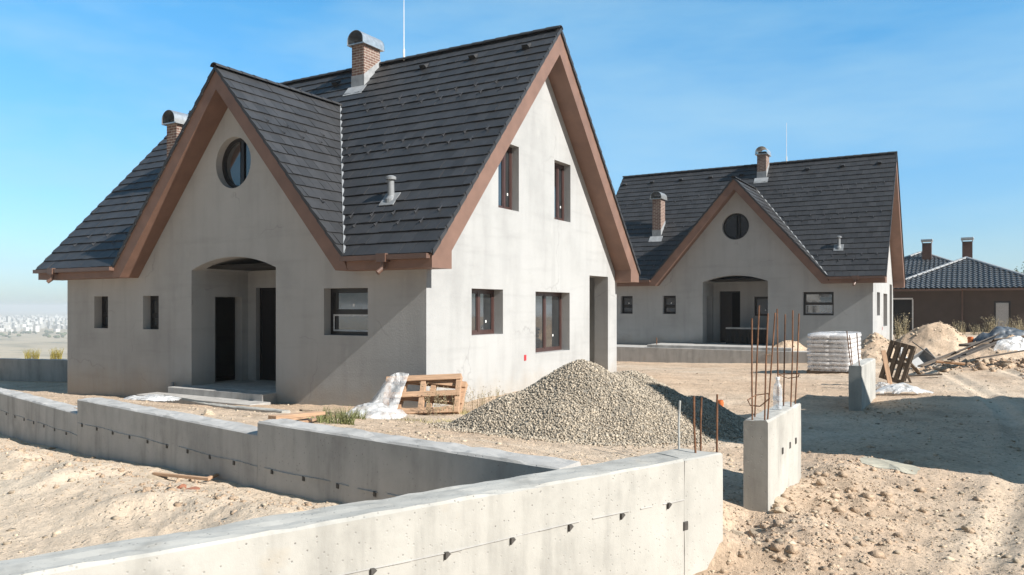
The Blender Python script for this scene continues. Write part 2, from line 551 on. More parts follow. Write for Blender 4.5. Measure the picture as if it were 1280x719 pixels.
GP = [(9.5, -12.7, .38), (8.6, -7, .10), (8.3, -5, .13), (9, -3, .24), (12, -5, .35), (8.4, 2.5, .22), (11, 6, .3), (12, 12, .32), (10, 18, .33), (16, 0, .4),
      (14, 30, .4), (9, 45, .45), (9, 60, .4), (20, 45, .5), (8.7, -9, .15), (8, -10.5, .15), (7, -13, .2), (13, -14, .45),
      (6.9, -7.6, .93), (7.5, -6.7, .55), (5.5, -7.5, .95), (3.9, -7.2, .93), (3.3, -7.1, .82), (0, -6.4, .82), (-.4, -6.4, .78), (-1.2, -6.3, .64), (-4.1, -5.6, .64), (-8, -4.8, .42),
      (5.7, -5.3, .52), (4.6, -2.3, .3), (6.2, .4, .18), (3.7, -4.3, .42), (2, -1, .10), (0, -.3, .0), (-4, -.6, -.10), (-8, -1, -.28), (-6, -1.3, -.20), (-12.8, -.3, -.42), (-6.2, -2.0, -.10), (-1.2, -3.0, .09), (-1, -4, .38), (-5, -4, .38),
      (0, 5, .08), (0, 10, .05), (4, 5, .15), (4, 10, .03), (-1, 15, -.3), (-14, 5, -.5), (-20, 2, -.55), (-20, 8, -.6), (-15, -4, -.1),
      (5.1, 12.9, 0), (6, 17, -.05), (3, 20, -.35), (-2, 20.5, -.45), (-6, 20, -.5), (6.8, 23, .1), (7.2, 30, .3), (8, 36, .4),
      (-25, 0, -.5), (-25, 30, -1), (-10, 45, -1), (-10, 30, -.6), (30, 60, .5), (30, 0, .6), (30, -30, .8), (0, -40, .6), (-20, -30, .3), (-60, 0, -.5), (60, 0, .6), (0, 100, .4)]
PP = [(6.5, -8.4, .42), (5.2, -8.2, .40), (3.5, -8.0, .34), (-.6, -7.4, .14), (-4, -6.6, .0), (0, -10, .10), (5, -11, .25), (3, -12, .12), (-5, -10, -.1), (-12, -8, -.2), (-20, -15, .1), (1.5, -8.2, .28), (4.5, -13, .2), (0, -20, .3)]
def rbf_fit(P):
    P = np.array(P, float); X = P[:, :2]
    d = np.hypot(*(X[:, None] - X[None]).transpose(2, 0, 1))
    n = len(P); A = np.zeros((n + 1, n + 1)); A[:n, :n] = d + np.eye(n) * .05; A[:n, n] = A[n, :n] = 1
    w = np.linalg.solve(A, np.append(P[:, 2], 0))
    return X, w
RD = [(9.5, -12.7, .34), (8.6, -7, .14), (8.3, -5, .13), (9, -3, .24), (12, -5, .35), (8.4, 2.5, .22), (8.7, -9, .12), (8, -10.5, .10), (7, -13, .08), (13, -14, .45), (8.1, -7.0, .16), (7.5, -8.6, .08), (6.8, -10.2, .08), (16, 0, .4)]
RG, RP, RR = rbf_fit(GP), rbf_fit(PP), rbf_fit(RD)
def rbf(m, x, y):
    X, w = m
    r = np.full(np.shape(x), w[-1])
    for (px, py), k in zip(X, w[:-1]):
        r = r + k * np.sqrt((x - px) ** 2 + (y - py) ** 2 + .15)
    return r
BL = np.array([[-200.0, 37], B0 + [0, .15], B1 + [0, .15], B2 + [0, .15], B3 + [0, .15], Jp + [0, .15]])
def in_pit(x, y):
    yb = np.interp(x, BL[:, 0], BL[:, 1], right=-7.83)
    # left of the street wall's centre line
    a = (AI - A0) / np.linalg.norm(AI - A0)
    c = A0 + an * .15
    side = (x - c[0]) * an[0] + (y - c[1]) * an[1]
    return (y < yb) & (side < 0)
PILE = [(4.5, -2.1, 1.36), (4.97, -1.35, 1.20), (5.7, -.35, .70), (3.75, -3.0, .88), (4.75, -3.25, .82), (4.3, -1.4, 1.0)]
def pile_z(x, y):
    z = np.full(np.shape(x), -9.0)
    w = .10 * fbm(x * .9, y * .9, 3, 40)
    for cx, cy, h in PILE:
        d = np.hypot(x - cx, y - cy)
        z = np.logaddexp(z * 9, (h - np.sqrt(d * d + .03) * .60 + w * (.4 + d * .5)) * 9) / 9
    return z
def ground_z(x, y, detail=True):
    x = np.asarray(x, float); y = np.asarray(y, float)
    g = rbf(RG, x, y)
    a_ = (AI - A0) / np.linalg.norm(AI - A0); c_ = A0 + an * .15
    sd = (x - c_[0]) * an[0] + (y - c_[1]) * an[1]
    wr = np.clip((-4.6 - y) / 2.2, 0, 1) * np.clip(sd / (.03 + 1.3 * np.clip((y + 7.05) / .5, 0, 1)) , 0, 1); wr = wr * wr * (3 - 2 * wr)
    g = g * (1 - wr) + rbf(RR, x, y) * wr
    p = rbf(RP, x, y)
    pit = in_pit(x, y)
    z = np.where(pit, p, g)
    if detail:
        dc = np.hypot(x - CAM[0], y - CAM[1])
        fade = np.clip(1.6 - dc / 45, 0, 1)
        rough = .018 * fbm(x * .7, y * .7, 4, 3) + .026 * fbm(x * 3.1, y * 3.1, 4, 9) + .018 * np.abs(fbm(x * 6, y * 6, 3, 15)) + .022 * np.maximum(0, fbm(x * 8, y * 8, 2, 77)) * (.5 + fbm(x * .8, y * .8, 3, 78))
        z = z + rough * fade
        # wheel ruts along the road
        mid = 10.0 + .9 * np.sin((y + 9) * .16)
        for off in (-.8, .8):
            dr = np.abs(x - mid - off)
            rut = -.032 * np.exp(-(dr / .13) ** 2) + .016 * np.exp(-((dr - .22) / .09) ** 2)
            z = z + rut * fade * (y > -13) * (y < 30) * (1 + .7 * fbm(x * 1.2, y * 1.2, 3, 91))
        # heaped spoil against the wall feet
        heap = np.exp(-(((x - 8.35) / .55) ** 2 + ((y + 4.2) / 1.3) ** 2)) * .13 + np.exp(-(((x - 8.6) / .5) ** 2 + ((y + 6.3) / .9) ** 2)) * .10
        z = z + heap * (1 + .8 * fbm(x * 3, y * 3, 3, 22))
        # ditch between wall end and gate wall
        z = z - .22 * np.exp(-(((x - 7.85) / .28) ** 2 + ((y + 6.15) / .42) ** 2))
        # spoil heaped in the pit along the wall
        z = z + np.where(pit, 0.12 * np.exp(-((y - np.interp(x, BL[:, 0], BL[:, 1]) + 1.05) / .5) ** 2) * (1 + 1.2 * fbm(x * 1.6, y * 1.6, 3, 31)), 0)
    # the hillside falling to the plain on the left and beyond
    fall = 1.30 + .0705 * x
    z = np.where(x < -21, np.minimum(z, fall), z)
    z = np.where(y > 85, np.minimum(z, -.06 * (y - 85) + .4), z)
    return np.maximum(z, -58.0)
def gz(x, y):
    return float(ground_z(np.array([x]), np.array([y]))[0])

def build_ground():
    fine = np.linspace(R(-36), R(36), 620)
    coarse = np.linspace(R(36), R(324), 90)[1:-1]
    ang = np.concatenate([fine, coarse])
    rad = np.concatenate([np.geomspace(1.2, 60, 430), np.geomspace(60, 12000, 110)[1:]])
    a = ang[None, :]; r = rad[:, None]
    dx = FW[0] * np.cos(a) + RT[0] * np.sin(a); dy = FW[1] * np.cos(a) + RT[1] * np.sin(a)
    x = CAM[0] + r * dx; y = CAM[1] + r * dy
    z = ground_z(x, y)
    nr, na = x.shape
    V = np.stack([x, y, z], -1).reshape(-1, 3)
    i = np.arange(nr - 1)[:, None] * na; j = np.arange(na)[None, :]; j2 = (j + 1) % na
    F = np.stack([i + j, i + j2, i + na + j2, i + na + j], -1).reshape(-1, 4)[:, ::-1]
    # close the middle under the camera
    c = len(V); V = np.vstack([V, [CAM[0], CAM[1], gz(CAM[0], CAM[1])]])
    o = np_mesh('ground', V, F, 'ground', smooth=True)
    # where pale lime dust has been tipped or driven in: the pit, the wheel tracks
    X, Y = V[:, 0], V[:, 1]
    pale = np.where(in_pit(X, Y), .80 + .35 * fbm(X * .9, Y * .9, 4, 61), 0)
    mid = 10.0 + .9 * np.sin((Y + 9) * .16)
    trk = np.exp(-((np.abs(X - mid) - .8) / .45) ** 2) * (Y > -13) * (Y < 40)
    pale = np.maximum(pale, trk * (.55 + .5 * fbm(X * .8, Y * .8, 3, 62)))
    pale = np.where(np.hypot(X, Y) < 60, np.clip(pale, 0, 1), 0)
    at = o.data.attributes.new('lime_dust', 'FLOAT', 'POINT'); at.data.foreach_set('value', pale.astype(np.float32))
    bm = bmesh.new(); bm.from_mesh(o.data); bm.verts.ensure_lookup_table()
    for k in range(na):
        bm.faces.new((bm.verts[c], bm.verts[(k + 1) % na], bm.verts[k]))
    bmesh.ops.recalc_face_normals(bm, faces=bm.faces)
    bm.to_mesh(o.data); bm.free()
    if o.data.polygons[0].normal.z < 0:
        o.data.flip_normals()
    tag(o, 'dry sandy building-site earth with ruts, clods and pebbles', 'ground', kind='structure')
build_ground()

# ------------------------------------------------------------------ stones
def lump_proto(k):
    bm = bmesh.new(); bmesh.ops.create_icosphere(bm, subdivisions=1, radius=1)
    V = np.array([v.co[:] for v in bm.verts]); F = np.array([[v.index for v in f.verts] for f in bm.faces]); bm.free()
    return V * (1 + .28 * np.random.default_rng(k).uniform(-1, 1, (len(V), 1))), F
def cube_proto(k):
    g = np.random.default_rng(100 + k)
    V = np.array([(x, y, z) for x in (-1, 1) for y in (-1, 1) for z in (-1, 1)], float) * .72 + g.uniform(-.33, .33, (8, 3))
    F = np.array([(0, 1, 3, 2), (4, 6, 7, 5), (0, 4, 5, 1), (2, 3, 7, 6), (0, 2, 6, 4), (1, 5, 7, 3)])
    return V, F
def scatter(P, S, protos, squash=(1, 1, .7)):
    """numpy copies of small stones at P (n,3) with sizes S, random turns"""
    Vs, Fs, o = [], [], 0
    n = len(P); which = rng.integers(0, len(protos), n)
    for k, (V, F) in enumerate(protos):
        idx = np.where(which == k)[0]
        if not len(idx): continue
        q = rng.normal(size=(len(idx), 4)); q /= np.linalg.norm(q, axis=1)[:, None]
        w, x, y, z = q.T
        Rm = np.stack([1 - 2 * (y * y + z * z), 2 * (x * y - z * w), 2 * (x * z + y * w), 2 * (x * y + z * w), 1 - 2 * (x * x + z * z), 2 * (y * z - x * w), 2 * (x * z - y * w), 2 * (y * z + x * w), 1 - 2 * (x * x + y * y)], -1).reshape(-1, 3, 3)
        W = np.einsum('nij,vj->nvi', Rm, V) * S[idx][:, None, None] * np.array(squash) + P[idx][:, None, :]
        Vs.append(W.reshape(-1, 3))
        Fs.append((F[None] + (np.arange(len(idx)) * len(V))[:, None, None] + o).reshape(-1, F.shape[1])); o += W.shape[0] * W.shape[1]
    return np.vstack(Vs), np.vstack(Fs)
CUBES = [cube_proto(k) for k in range(10)]
LUMPS = [lump_proto(k) for k in range(8)]
def blocked(x, y):
    house = (x > -12.85) & (x < .05) & (y > -.05) & (y < 9.9)
    h2 = (x > -7) & (x < 6) & (y > 21.4) & (y < 34)
    a = (AI - A0) / np.linalg.norm(AI - A0)
    s = (x - A0[0]) * an[0] + (y - A0[1]) * an[1]; t = (x - A0[0]) * a[0] + (y - A0[1]) * a[1]
    wa = (s > -.03) & (s < .36) & (t < 8.4)
    yb = np.interp(x, BL[:, 0], BL[:, 1])
    wb = (np.abs(y - yb) < .2) & (x < 7.2) & (x > -14)
    return house | h2 | wa | wb
def loose_stones():
    n = 60000
    u = rng.uniform(-.70, .70, n); Z = 4.2 * (30 / 4.2) ** rng.uniform(0, 1, n)
    x = CAM[0] + Z * (FW[0] + u * RT[0]); y = CAM[1] + Z * (FW[1] + u * RT[1])
    dens = fbm(x * .5, y * .5, 4, 55) + .55 * fbm(x * 2, y * 2, 2, 60)
    keep = (dens > rng.uniform(-.75, .55, n)) & ~blocked(x, y) & (pile_z(x, y) < ground_z(x, y, False))
    pit = in_pit(x, y)
    keep &= ~pit | (rng.uniform(0, 1, n) < .55)
    x, y = x[keep], y[keep]
    S = .0035 + .005 * rng.pareto(2.8, len(x)); S = np.minimum(S, .03)
    P = np.stack([x, y, ground_z(x, y) + S * .05], -1)
    V, F = scatter(P, S, CUBES, (1.15, 1, .6))
    o = np_mesh('loose_stones', V, F, 'stone')
    tag(o, 'small pale stones and clods strewn over the dry earth', 'stones', kind='stuff')
loose_stones()
def soil_clods():
    spots = [(8.35, -6.2, .5, .9, 700), (8.4, -4.4, .35, 1.0, 700), (8.9, -4.0, .6, 1.0, 500), (7.6, -5.9, .4, .35, 350), (8.3, -7.6, .35, .8, 350), (8.2, 3.2, .5, 1.2, 300)]
    for k in range(12):
        x = 6.2 - k * .9; spots.append((x, float(np.interp(x, BL[:, 0], BL[:, 1])) - .75, .6, .25, 130))
    X = np.concatenate([rng.normal(a, c, n) for a, b, c, d, n in spots]); Y = np.concatenate([rng.normal(b, d, n) for a, b, c, d, n in spots])
    k = ~blocked(X, Y) & ~((X > 7.72) & (X < 8.02) & (Y > -5.65) & (Y < -4.0)); X, Y = X[k], Y[k]
    S = np.minimum(.005 + .008 * rng.pareto(2.6, len(X)), .045)
    V, F = scatter(np.stack([X, Y, ground_z(X, Y) + S * .05], -1), S, CUBES, (1.1, 1, .8))
    o = np_mesh('soil_clods', V, F, 'ground')
    tag(o, 'crumbly clods of tan soil heaped along the feet of the concrete walls', 'clods', kind='stuff')
soil_clods()

def rock(u, v, size, label, mat='stone', z=None, sq=.75, name='rock', group=None, sink=.3):
    p = spot(u, v, .2)
    for _ in range(6):
        p = spot(u, v, gz(p[0], p[1]) if z is None else z)
    bm = bmesh.new(); bmesh.ops.create_icosphere(bm, subdivisions=3, radius=1)
    g = np.random.default_rng(int(u * 7 + v * 13))
    # knock flat faces off the lump
    cuts = [(Vector(g.normal(size=3)).normalized(), g.uniform(.38, .8)) for _ in range(13)]
    for vt in bm.verts:
        for nrm, d in cuts:
            k = vt.co.dot(nrm)
            if k > d:
                vt.co -= nrm * (k - d)
        vt.co += vt.co.normalized() * float(.03 * vnoise(vt.co.x * 4 + u, vt.co.y * 4 + vt.co.z * 3, 5))
    me = bpy.data.meshes.new(name); bm.to_mesh(me); bm.free()
    o = link(name, me, mat)
    o.scale = (size * g.uniform(.9, 1.3), size * g.uniform(.8, 1.1), size * sq)
    o.rotation_euler = (g.uniform(-.3, .3), g.uniform(-.3, .3), g.uniform(0, 6))
    o.location = (p[0], p[1], p[2] - size * sq * .05)
    tag(o, label, 'rock', group)
    return o

# ------------------------------------------------------------------ the house
W, D, OV, EO, ZE, ZR = 12.8, 9.83, .53, .527, 2.857, 9.13
PIT = (ZR - 3.15) / (D / 2 + EO)
XG, ZG, PG = -5.732, 7.70, 1.145
FH = 3.15

def roof_z(y):
    return ZR - PIT * abs(y - D / 2)

def tile_slope(O, U, Vv, Lu, rows, gauge, w, seed, thick=.036):
    """interlocking flat tiles on a slope: O lower corner, U along the eave, Vv up the slope; returns a bmesh"""
    g = random.Random(seed)
    O, U, Vv = Vector(O), Vector(U).normalized(), Vector(Vv).normalized()
    Nn = U.cross(Vv)
    if Nn.z < 0: Nn = -Nn
    bm = bmesh.new()
    for r in range(rows):
        off = -g.choice([0, .5]) * w if False else -(r % 2) * .5 * w
        c = 0
        x = off
        while x < Lu - .01:
            a, b = max(0, x), min(Lu, x + w)
            x += w
            if b - a < .02: continue
            a += .004; b -= .004
            v0, v1 = r * gauge - .045, (r + 1) * gauge + .02
            dz = g.uniform(-.005, .005); dv = g.uniform(-.007, .007); tw = g.uniform(-.005, .005)
            lo = thick + .022 + dz; hi = .018
            P = lambda uu, vv, nn: O + U * uu + Vv * vv + Nn * nn
            q = [P(a, v0 + dv, lo + tw), P(b, v0 + dv, lo - tw), P(b, v1, hi + .006), P(a, v1, hi + .006),
                 P(a, v0 + dv, lo - thick), P(b, v0 + dv, lo - thick), P(b, v1, hi - .016), P(a, v1, hi - .016)]
            vs = [bm.verts.new(p) for p in q]
            for f in ((0, 1, 2, 3), (4, 7, 6, 5), (0, 4, 5, 1), (1, 5, 6, 2), (2, 6, 7, 3), (3, 7, 4, 0)):
                bm.faces.new([vs[i] for i in f])
    return bm

def cut(bm, co, no):
    """keep what lies on the side of no"""
    bmesh.ops.bisect_plane(bm, geom=bm.verts[:] + bm.edges[:] + bm.faces[:], plane_co=co, plane_no=no, clear_inner=True, dist=1e-5)

def join_bm(dst, src):
    me = bpy.data.meshes.new('tmp'); src.to_mesh(me); src.free(); dst.from_mesh(me); bpy.data.meshes.remove(me)

def ridge_caps(mb, p, q, r=.115, step=.38):
    p, q = Vector(p), Vector(q)
    L = (q - p).length; d = (q - p).normalized(); side = d.cross(Vector((0, 0, 1))).normalized(); upv = side.cross(d)
    n = max(1, round(L / step)); n_seg = 8
    for k in range(n):
        a = p + d * (L * k / n - .03); b = p + d * (L * (k + 1) / n)
        vs = []
        for c, rr in ((a, r), (b, r * .86)):
            for rad in (rr, rr - .018):
                for i in range(n_seg + 1):
                    t = math.pi * (i / n_seg) * 1.0
                    vs.append(c + side * math.cos(t) * rad * 1.1 + upv * (math.sin(t) * rad * .85 - .03))
        m = n_seg + 1
        fs = []
        for i in range(n_seg):
            fs += [(i, i + 1, 2 * m + i + 1, 2 * m + i), (m + i + 1, m + i, 3 * m + i, 3 * m + i + 1), (i, m + i, m + i + 1, i + 1), (2 * m + i, 2 * m + i + 1, 3 * m + i + 1, 3 * m + i)]
        mb.add(vs, fs)

def window(name, parent, origin, ux, nin, w, h, depth, mat, mull=(), rails=(), fw=.07, tape=False):
    """frame set back in its opening; origin lower corner on the wall face, ux along the wall, nin into the wall"""
    ux, nin = Vector(ux), Vector(nin); o = Vector(origin) + nin * depth
    up = Vector((0, 0, 1))
    mtx = Matrix((ux, nin, up)).transposed().to_4x4(); mtx.translation = o
    mb = MB()
    t = .065
    mb.box((0, 0, 0), (fw, t, h), mtx); mb.box((w - fw, 0, 0), (w, t, h), mtx)
    mb.box((fw, 0, 0), (w - fw, t, fw), mtx); mb.box((fw, 0, h - fw), (w - fw, t, h), mtx)
    xs = [fw] + sorted(mull) + [w - fw]; zs = [fw] + sorted(rails) + [h - fw]
    for x in mull: mb.box((x - .04, -.004, fw), (x + .04, t - .004, h - fw), mtx)
    for z in rails: mb.box((fw, -.006, z - .035), (w - fw, t - .006, z + .035), mtx)
    fr = mb.build(name, mat, parent)
    cells = []
    for i in range(len(xs) - 1):
        for j in range(len(zs) - 1):
            a = xs[i] + (.04 if i else 0); b = xs[i + 1] - (.04 if i < len(xs) - 2 else 0)
            c = zs[j] + (.035 if j else 0); d = zs[j + 1] - (.035 if j < len(zs) - 2 else 0)
            cells.append((a, c, b, d))
            s = .035
            sash = MB()
            sash.box((a, .008, c), (a + s, .05, d), mtx); sash.box((b - s, .008, c), (b, .05, d), mtx)
            sash.box((a + s, .008, c), (b - s, .05, c + s), mtx); sash.box((a + s, .008, d - s), (b - s, .05, d), mtx)
            so_ = sash.build('sash', mat, fr)
            MB().box((a + s, .026, c + s), (b - s, .034, d - s), mtx).build('pane', 'glass', fr)
    if tape:
        a, c, b, d = cells[0]; s = .045
        tp = MB()
        tp.box((a + .01, .003, c + .01), (a + s, .006, d - .01), mtx); tp.box((b - s, .003, c + .01), (b - .01, .006, d - .01), mtx)
        tp.box((a + s, .003, c + .01), (b - s, .006, c + s), mtx); tp.box((a + s, .003, d - s), (b - s, .006, d - .01), mtx)
        tp.build('protective_tape', 'tape', fr)
    # maker's sticker left on the glass: plain pale square
    a, c, b, d = cells[-1]
    MB().box((a + (b - a) * .5, .022, c + (d - c) * .22), (a + (b - a) * .5 + .05, .0255, c + (d - c) * .22 + .06), mtx).build('sticker', 'white_pvc', fr)
    return fr

def chimney(parent, x0, x1, y0, y1, ztop):
    zb = roof_z(y0) - .3
    mb = MB().box((x0, y0, zb), (x1, y1, ztop))
    sh = mb.build('chimney', 'brick', parent)
    # flashing apron: sheet skirts up the sides, an apron below
    f = MB(); e = .012
    zl, zh = roof_z(y0), roof_z(y1)
    sk = [(y0 - .012, zl + .02), (y1 + .02, zh + .02), (y1 + .02, zh + .22), (y0 - .012, zl + .40)]
    f.prism(sk, x1 + .001, x1 + e, 'x'); f.prism(sk, x0 - e, x0 - .001, 'x')
    f.box((x0 - .012, y0 - .014, zl - .05), (x1 + .012, y0 - .002, zl + .40))
    ap = [(y0 - .26, roof_z(y0 - .26) + .070), (y0 - .015, zl + .070), (y0 - .015, zl + .085), (y0 - .26, roof_z(y0 - .26) + .085)]
    f.prism(ap, x0 - .12, x1 + .12, 'x')
    f.build('flashing', 'lead', sh)
    # barrel cap on a sheet frame
    c = MB(); xm = (x0 + x1) / 2; r = (x1 - x0) / 2 + .07
    c.box((x0 - .09, y0 - .10, ztop), (x1 + .09, y1 + .10, ztop + .035))
    n = 12; ya, yb = y0 - .12, y1 + .12
    vs = []
    for rad in (r, r - .012):
        for y in (ya, yb):
            for i in range(n + 1):
                t = math.pi * i / n
                vs.append((xm + math.cos(t) * rad, y, ztop + .12 + math.sin(t) * rad * .95))
    m = n + 1; fs = []
    for i in range(n):
        fs += [(i, i + 1, m + i + 1, m + i), (2 * m + i + 1, 2 * m + i, 3 * m + i, 3 * m + i + 1), (i, 2 * m + i, 2 * m + i + 1, i + 1), (m + i, m + i + 1, 3 * m + i + 1, 3 * m + i)]
    c.add(vs, fs)
    for x in (xm - r, xm + r - .012):
        c.box((x, ya, ztop + .02), (x + .012, yb, ztop + .125))
    c.build('chimney_cap', 'galv', sh)
    MB().box((x0 + .05, y0 + .05, ztop + .036), (x1 - .05, y1 - .05, ztop + .16)).build('flue', 'tie', sh)
    return sh

def build_house():
    root = empty('house')
    # --- walls
    w = MB()
    zb = -1.0
    oct_ = [(-5.79 + .62 * math.cos(2 * math.pi * i / 40), 5.57 + .62 * math.sin(2 * math.pi * i / 40)) for i in range(40)]
    ax0, ax1, sp, cr = -7.33, -4.33, 3.01, 3.30
    arch = [(ax0, .10), (ax1, .10)] + [(ax1 + (ax0 - ax1) * i / 14, sp + (cr - sp) * (1 - (2 * i / 14 - 1) ** 2)) for i in range(15)]
    gb = 4.08
    facade = [(-W, zb), (0, zb), (0, 3.08), (XG + gb - .3, 3.08), (XG, 7.44), (XG - gb + .3, 3.08), (-W, 3.08)]
    fw = [(-11.49, 1.5, .64, .88), (-9.30, 1.5, .66, .88)]
    kit = (-2.82, 1.47, 1.27, 1.03)
    holes = [(oct_, .26), (arch, 1.77)]
    for x, z, a, b in fw + [kit]:
        holes.append((rect(x, z, x + a, z + b), .30))
    wall_with_holes(w, facade, holes, lambda p: (p[0], 0, p[1]), (0, 1, 0), skip=lambda a, b: abs(a[0] - ax0) < 1e-6 and abs(b[0] - ax0) < 1e-6)
    wall_with_holes(w, rect(0, .10, 1.77, 3.01), [(rect(.71, .12, 1.57, 2.35), .28)], lambda p: (ax0, p[0], p[1]), (-1, 0, 0))
    # porch back wall with its door and window, porch left wall with its door
    bd = (-7.02, .12, 1.0, 2.48); bw = (-5.35, 1.41, .95, .92)
    wall_with_holes(w, arch, [(rect(bd[0], bd[1], bd[0] + bd[2], bd[1] + bd[3]), .25), (rect(bw[0], bw[1], bw[0] + bw[2], bw[1] + bw[3]), .2)], lambda p: (p[0], 1.77, p[1]), (0, 1, 0))
    # right gable wall
    g = [(0, zb), (D, zb), (D, 3.0), (D / 2, 8.75), (0, 3.0)]
    gw = [(1.66, 1.45, 1.34, 1.05, .25), (4.59, .9, 1.95, 1.58, .25), (2.79, 4.42, .96, 1.58, .2), (5.63, 4.42, .96, 1.58, .2)]
    niche = rect(7.83, .02, 9.16, 3.0)
    hs = [(rect(a, b, a + c, b + d), e + .06) for a, b, c, d, e in gw] + [(niche, .45)]
    wall_with_holes(w, g, hs, lambda p: (0, p[0], p[1]), (-1, 0, 0))
    # covered terrace behind the niche
    w.add([(-.45, 7.2, .02), (-.45, 9.6, .02), (-2.2, 9.6, .02), (-2.2, 7.2, .02), (-.45, 7.2, 3.0), (-.45, 9.6, 3.0), (-2.2, 9.6, 3.0), (-2.2, 7.2, 3.0)],
          [(1, 2, 6, 5), (2, 3, 7, 6), (3, 0, 4, 7), (4, 5, 6, 7), (0, 1, 2, 3)])
    w.add([(-.45, 7.2, .02), (-.45, 7.83, .02), (-.45, 7.83, 3.0), (-.45, 7.2, 3.0), (-.45, 9.16, .02), (-.45, 9.6, .02), (-.45, 9.6, 3.0), (-.45, 9.16, 3.0)], [(0, 1, 2, 3), (4, 5, 6, 7)])
    # left gable and rear
    w.add([(-W,) + p for p in g], cdt(g, []))
    w.add([(-W, D, zb), (0, D, zb), (0, D, 3.0), (-W, D, 3.0)], [(0, 1, 2, 3)])
    wl = w.build('wall', 'plaster', root, fix=False)
    # inside: shell that keeps the rooms dark
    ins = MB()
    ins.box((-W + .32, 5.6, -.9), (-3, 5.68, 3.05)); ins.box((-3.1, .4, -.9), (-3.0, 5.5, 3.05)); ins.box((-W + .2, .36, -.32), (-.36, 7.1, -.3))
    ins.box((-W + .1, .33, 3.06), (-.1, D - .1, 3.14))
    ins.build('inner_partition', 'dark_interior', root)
    # door in the porch back wall, standing in its frame
    dr = MB()
    x, z, a, b = bd
    dr.box((x, 1.90, z), (x + .06, 1.98, z + b)); dr.box((x + a - .06, 1.90, z), (x + a, 1.98, z + b)); dr.box((x + .06, 1.90, z + b - .06), (x + a - .06, 1.98, z + b))
    do = dr.build('door', 'frame_dark', root)
    lf = MB().box((x + .06, 1.93, z), (x + a * .55, 1.97, z + b - .06)); lf.build('door_leaf', 'frame_dark', do)
    window('window', root, (bw[0], 1.77, bw[1]), (1, 0, 0), (0, 1, 0), bw[2], bw[3], .1, 'frame_dark')
    for x, z, a, b in fw:
        window('window', root, (x, 0, z), (1, 0, 0), (0, 1, 0), a, b, .22, 'frame_dark', rails=(b * .42,))
    window('window', root, (kit[0], 0, kit[1]), (1, 0, 0), (0, 1, 0), kit[2], kit[3], .21, 'frame_dark', rails=(.50,), tape=True)
    for i, (a, b, c, d, e) in enumerate(gw):
        window('window', root, (0, a, b), (0, 1, 0), (-1, 0, 0), c, d, e, 'frame', mull=(c * .5,) if i < 2 else (c * .62,))
    # round window
    rw = MB(); n = 40
    vs = []
    for rad in (.619, .53):
        for y in (.18, .25):
            vs += [(-5.79 + rad * math.cos(2 * math.pi * i / n), y, 5.57 + rad * math.sin(2 * math.pi * i / n)) for i in range(n)]
    fs = []
    for i in range(n):
        j = (i + 1) % n
        fs += [(i, j, 2 * n + j, 2 * n + i), (2 * n + i, 2 * n + j, 3 * n + j, 3 * n + i), (n + i, 3 * n + i, 3 * n + j, n + j), (i, n + i, n + j, j)]
    rw.add(vs, fs)
    rw.box((-5.72, .176, 5.05), (-5.62, .246, 6.09))
    ro = rw.build('round_window', 'frame_dark', root)
    for s, (xa, xb) in enumerate(((-6.4, -5.722), (-5.618, -5.1))):
        pts = [(-5.79 + .531 * math.cos(2 * math.pi * i / 48), 5.57 + .531 * math.sin(2 * math.pi * i / 48)) for i in range(48)]
        pts = [p for p in pts if xa < p[0] < xb]
        if s == 1: pts = sorted(pts, key=lambda p: math.atan2(p[1] - 5.57, p[0] + 5.79))
        MB().prism(pts, .215, .222, 'y').build('pane', 'glass', ro)
    # porch floor and step
    pf = MB()
    pf.box((ax0 - .35, -.42, -.6), (ax1 + .02, .0 - .002, .10)); pf.box((ax0 + .002, -.001, -.3), (ax1 - .002, 1.768, .115))
    pf.box((ax0 - .75, -1.0, -.7), (ax1 + .3, -.423, -.05))
    bevel(pf.build('porch_step', 'concrete_dark', root), .01)
    # red junction box and pipes in the wall
    MB().box((-.01, 4.0, .76), (.012, 4.10, .90)).build('junction_box', 'red', root)
    MB().tube((-7.95, -.09, -.5), (-7.95, -.09, .18), .045, 10).build('pipe_end', 'pipe_grey', root)

    # --- eaves and gable boards
    fa = MB()
    yi = .14
    inner = [(yi, ZE), (yi, 3.22), (D / 2, 8.51), (D - yi, 3.22), (D - yi, ZE)]
    outer = [(D + EO, ZE), (D + EO, FH), (D / 2, ZR), (-EO, FH), (-EO, ZE)]
    loop = inner + outer
    fa.prism(loop, .0015, OV, 'x')
    fa.build('bargeboard', 'fascia', root)
    fb = MB(); fb.prism(loop, -W - OV, -W - .0015, 'x'); fb.build('bargeboard', 'fascia', root)
    gh_o = (ZG - FH) / PG; gh_i = 3.76
    gl = [(XG - gh_i, ZE), (XG, 7.20), (XG + gh_i, ZE), (XG + gh_i + .33, ZE), (XG + gh_o, FH), (XG, ZG), (XG - gh_o, FH), (XG - gh_i - .33, ZE)]
    fg = MB(); fg.prism(gl, -EO - .012, -.0015, 'y'); fg.build('bargeboard', 'fascia', root)
    for x0, x1 in ((-W - .003, XG - gh_i - .30), (XG + gh_i + .30, .0)):
        fe = MB(); fe.prism([(-EO, ZE), (-.0015, ZE), (-.0015, roof_z(0) - .05), (-EO, FH - .01)], x0, x1, 'x')
        fe.build('eaves_fascia', 'fascia', root)
    fe = MB(); fe.prism([(D + .0015, ZE), (D + EO, ZE), (D + EO, FH - .01), (D + .0015, roof_z(0) - .05)], -W, 0, 'x')
    fe.build('eaves_fascia', 'fascia', root)
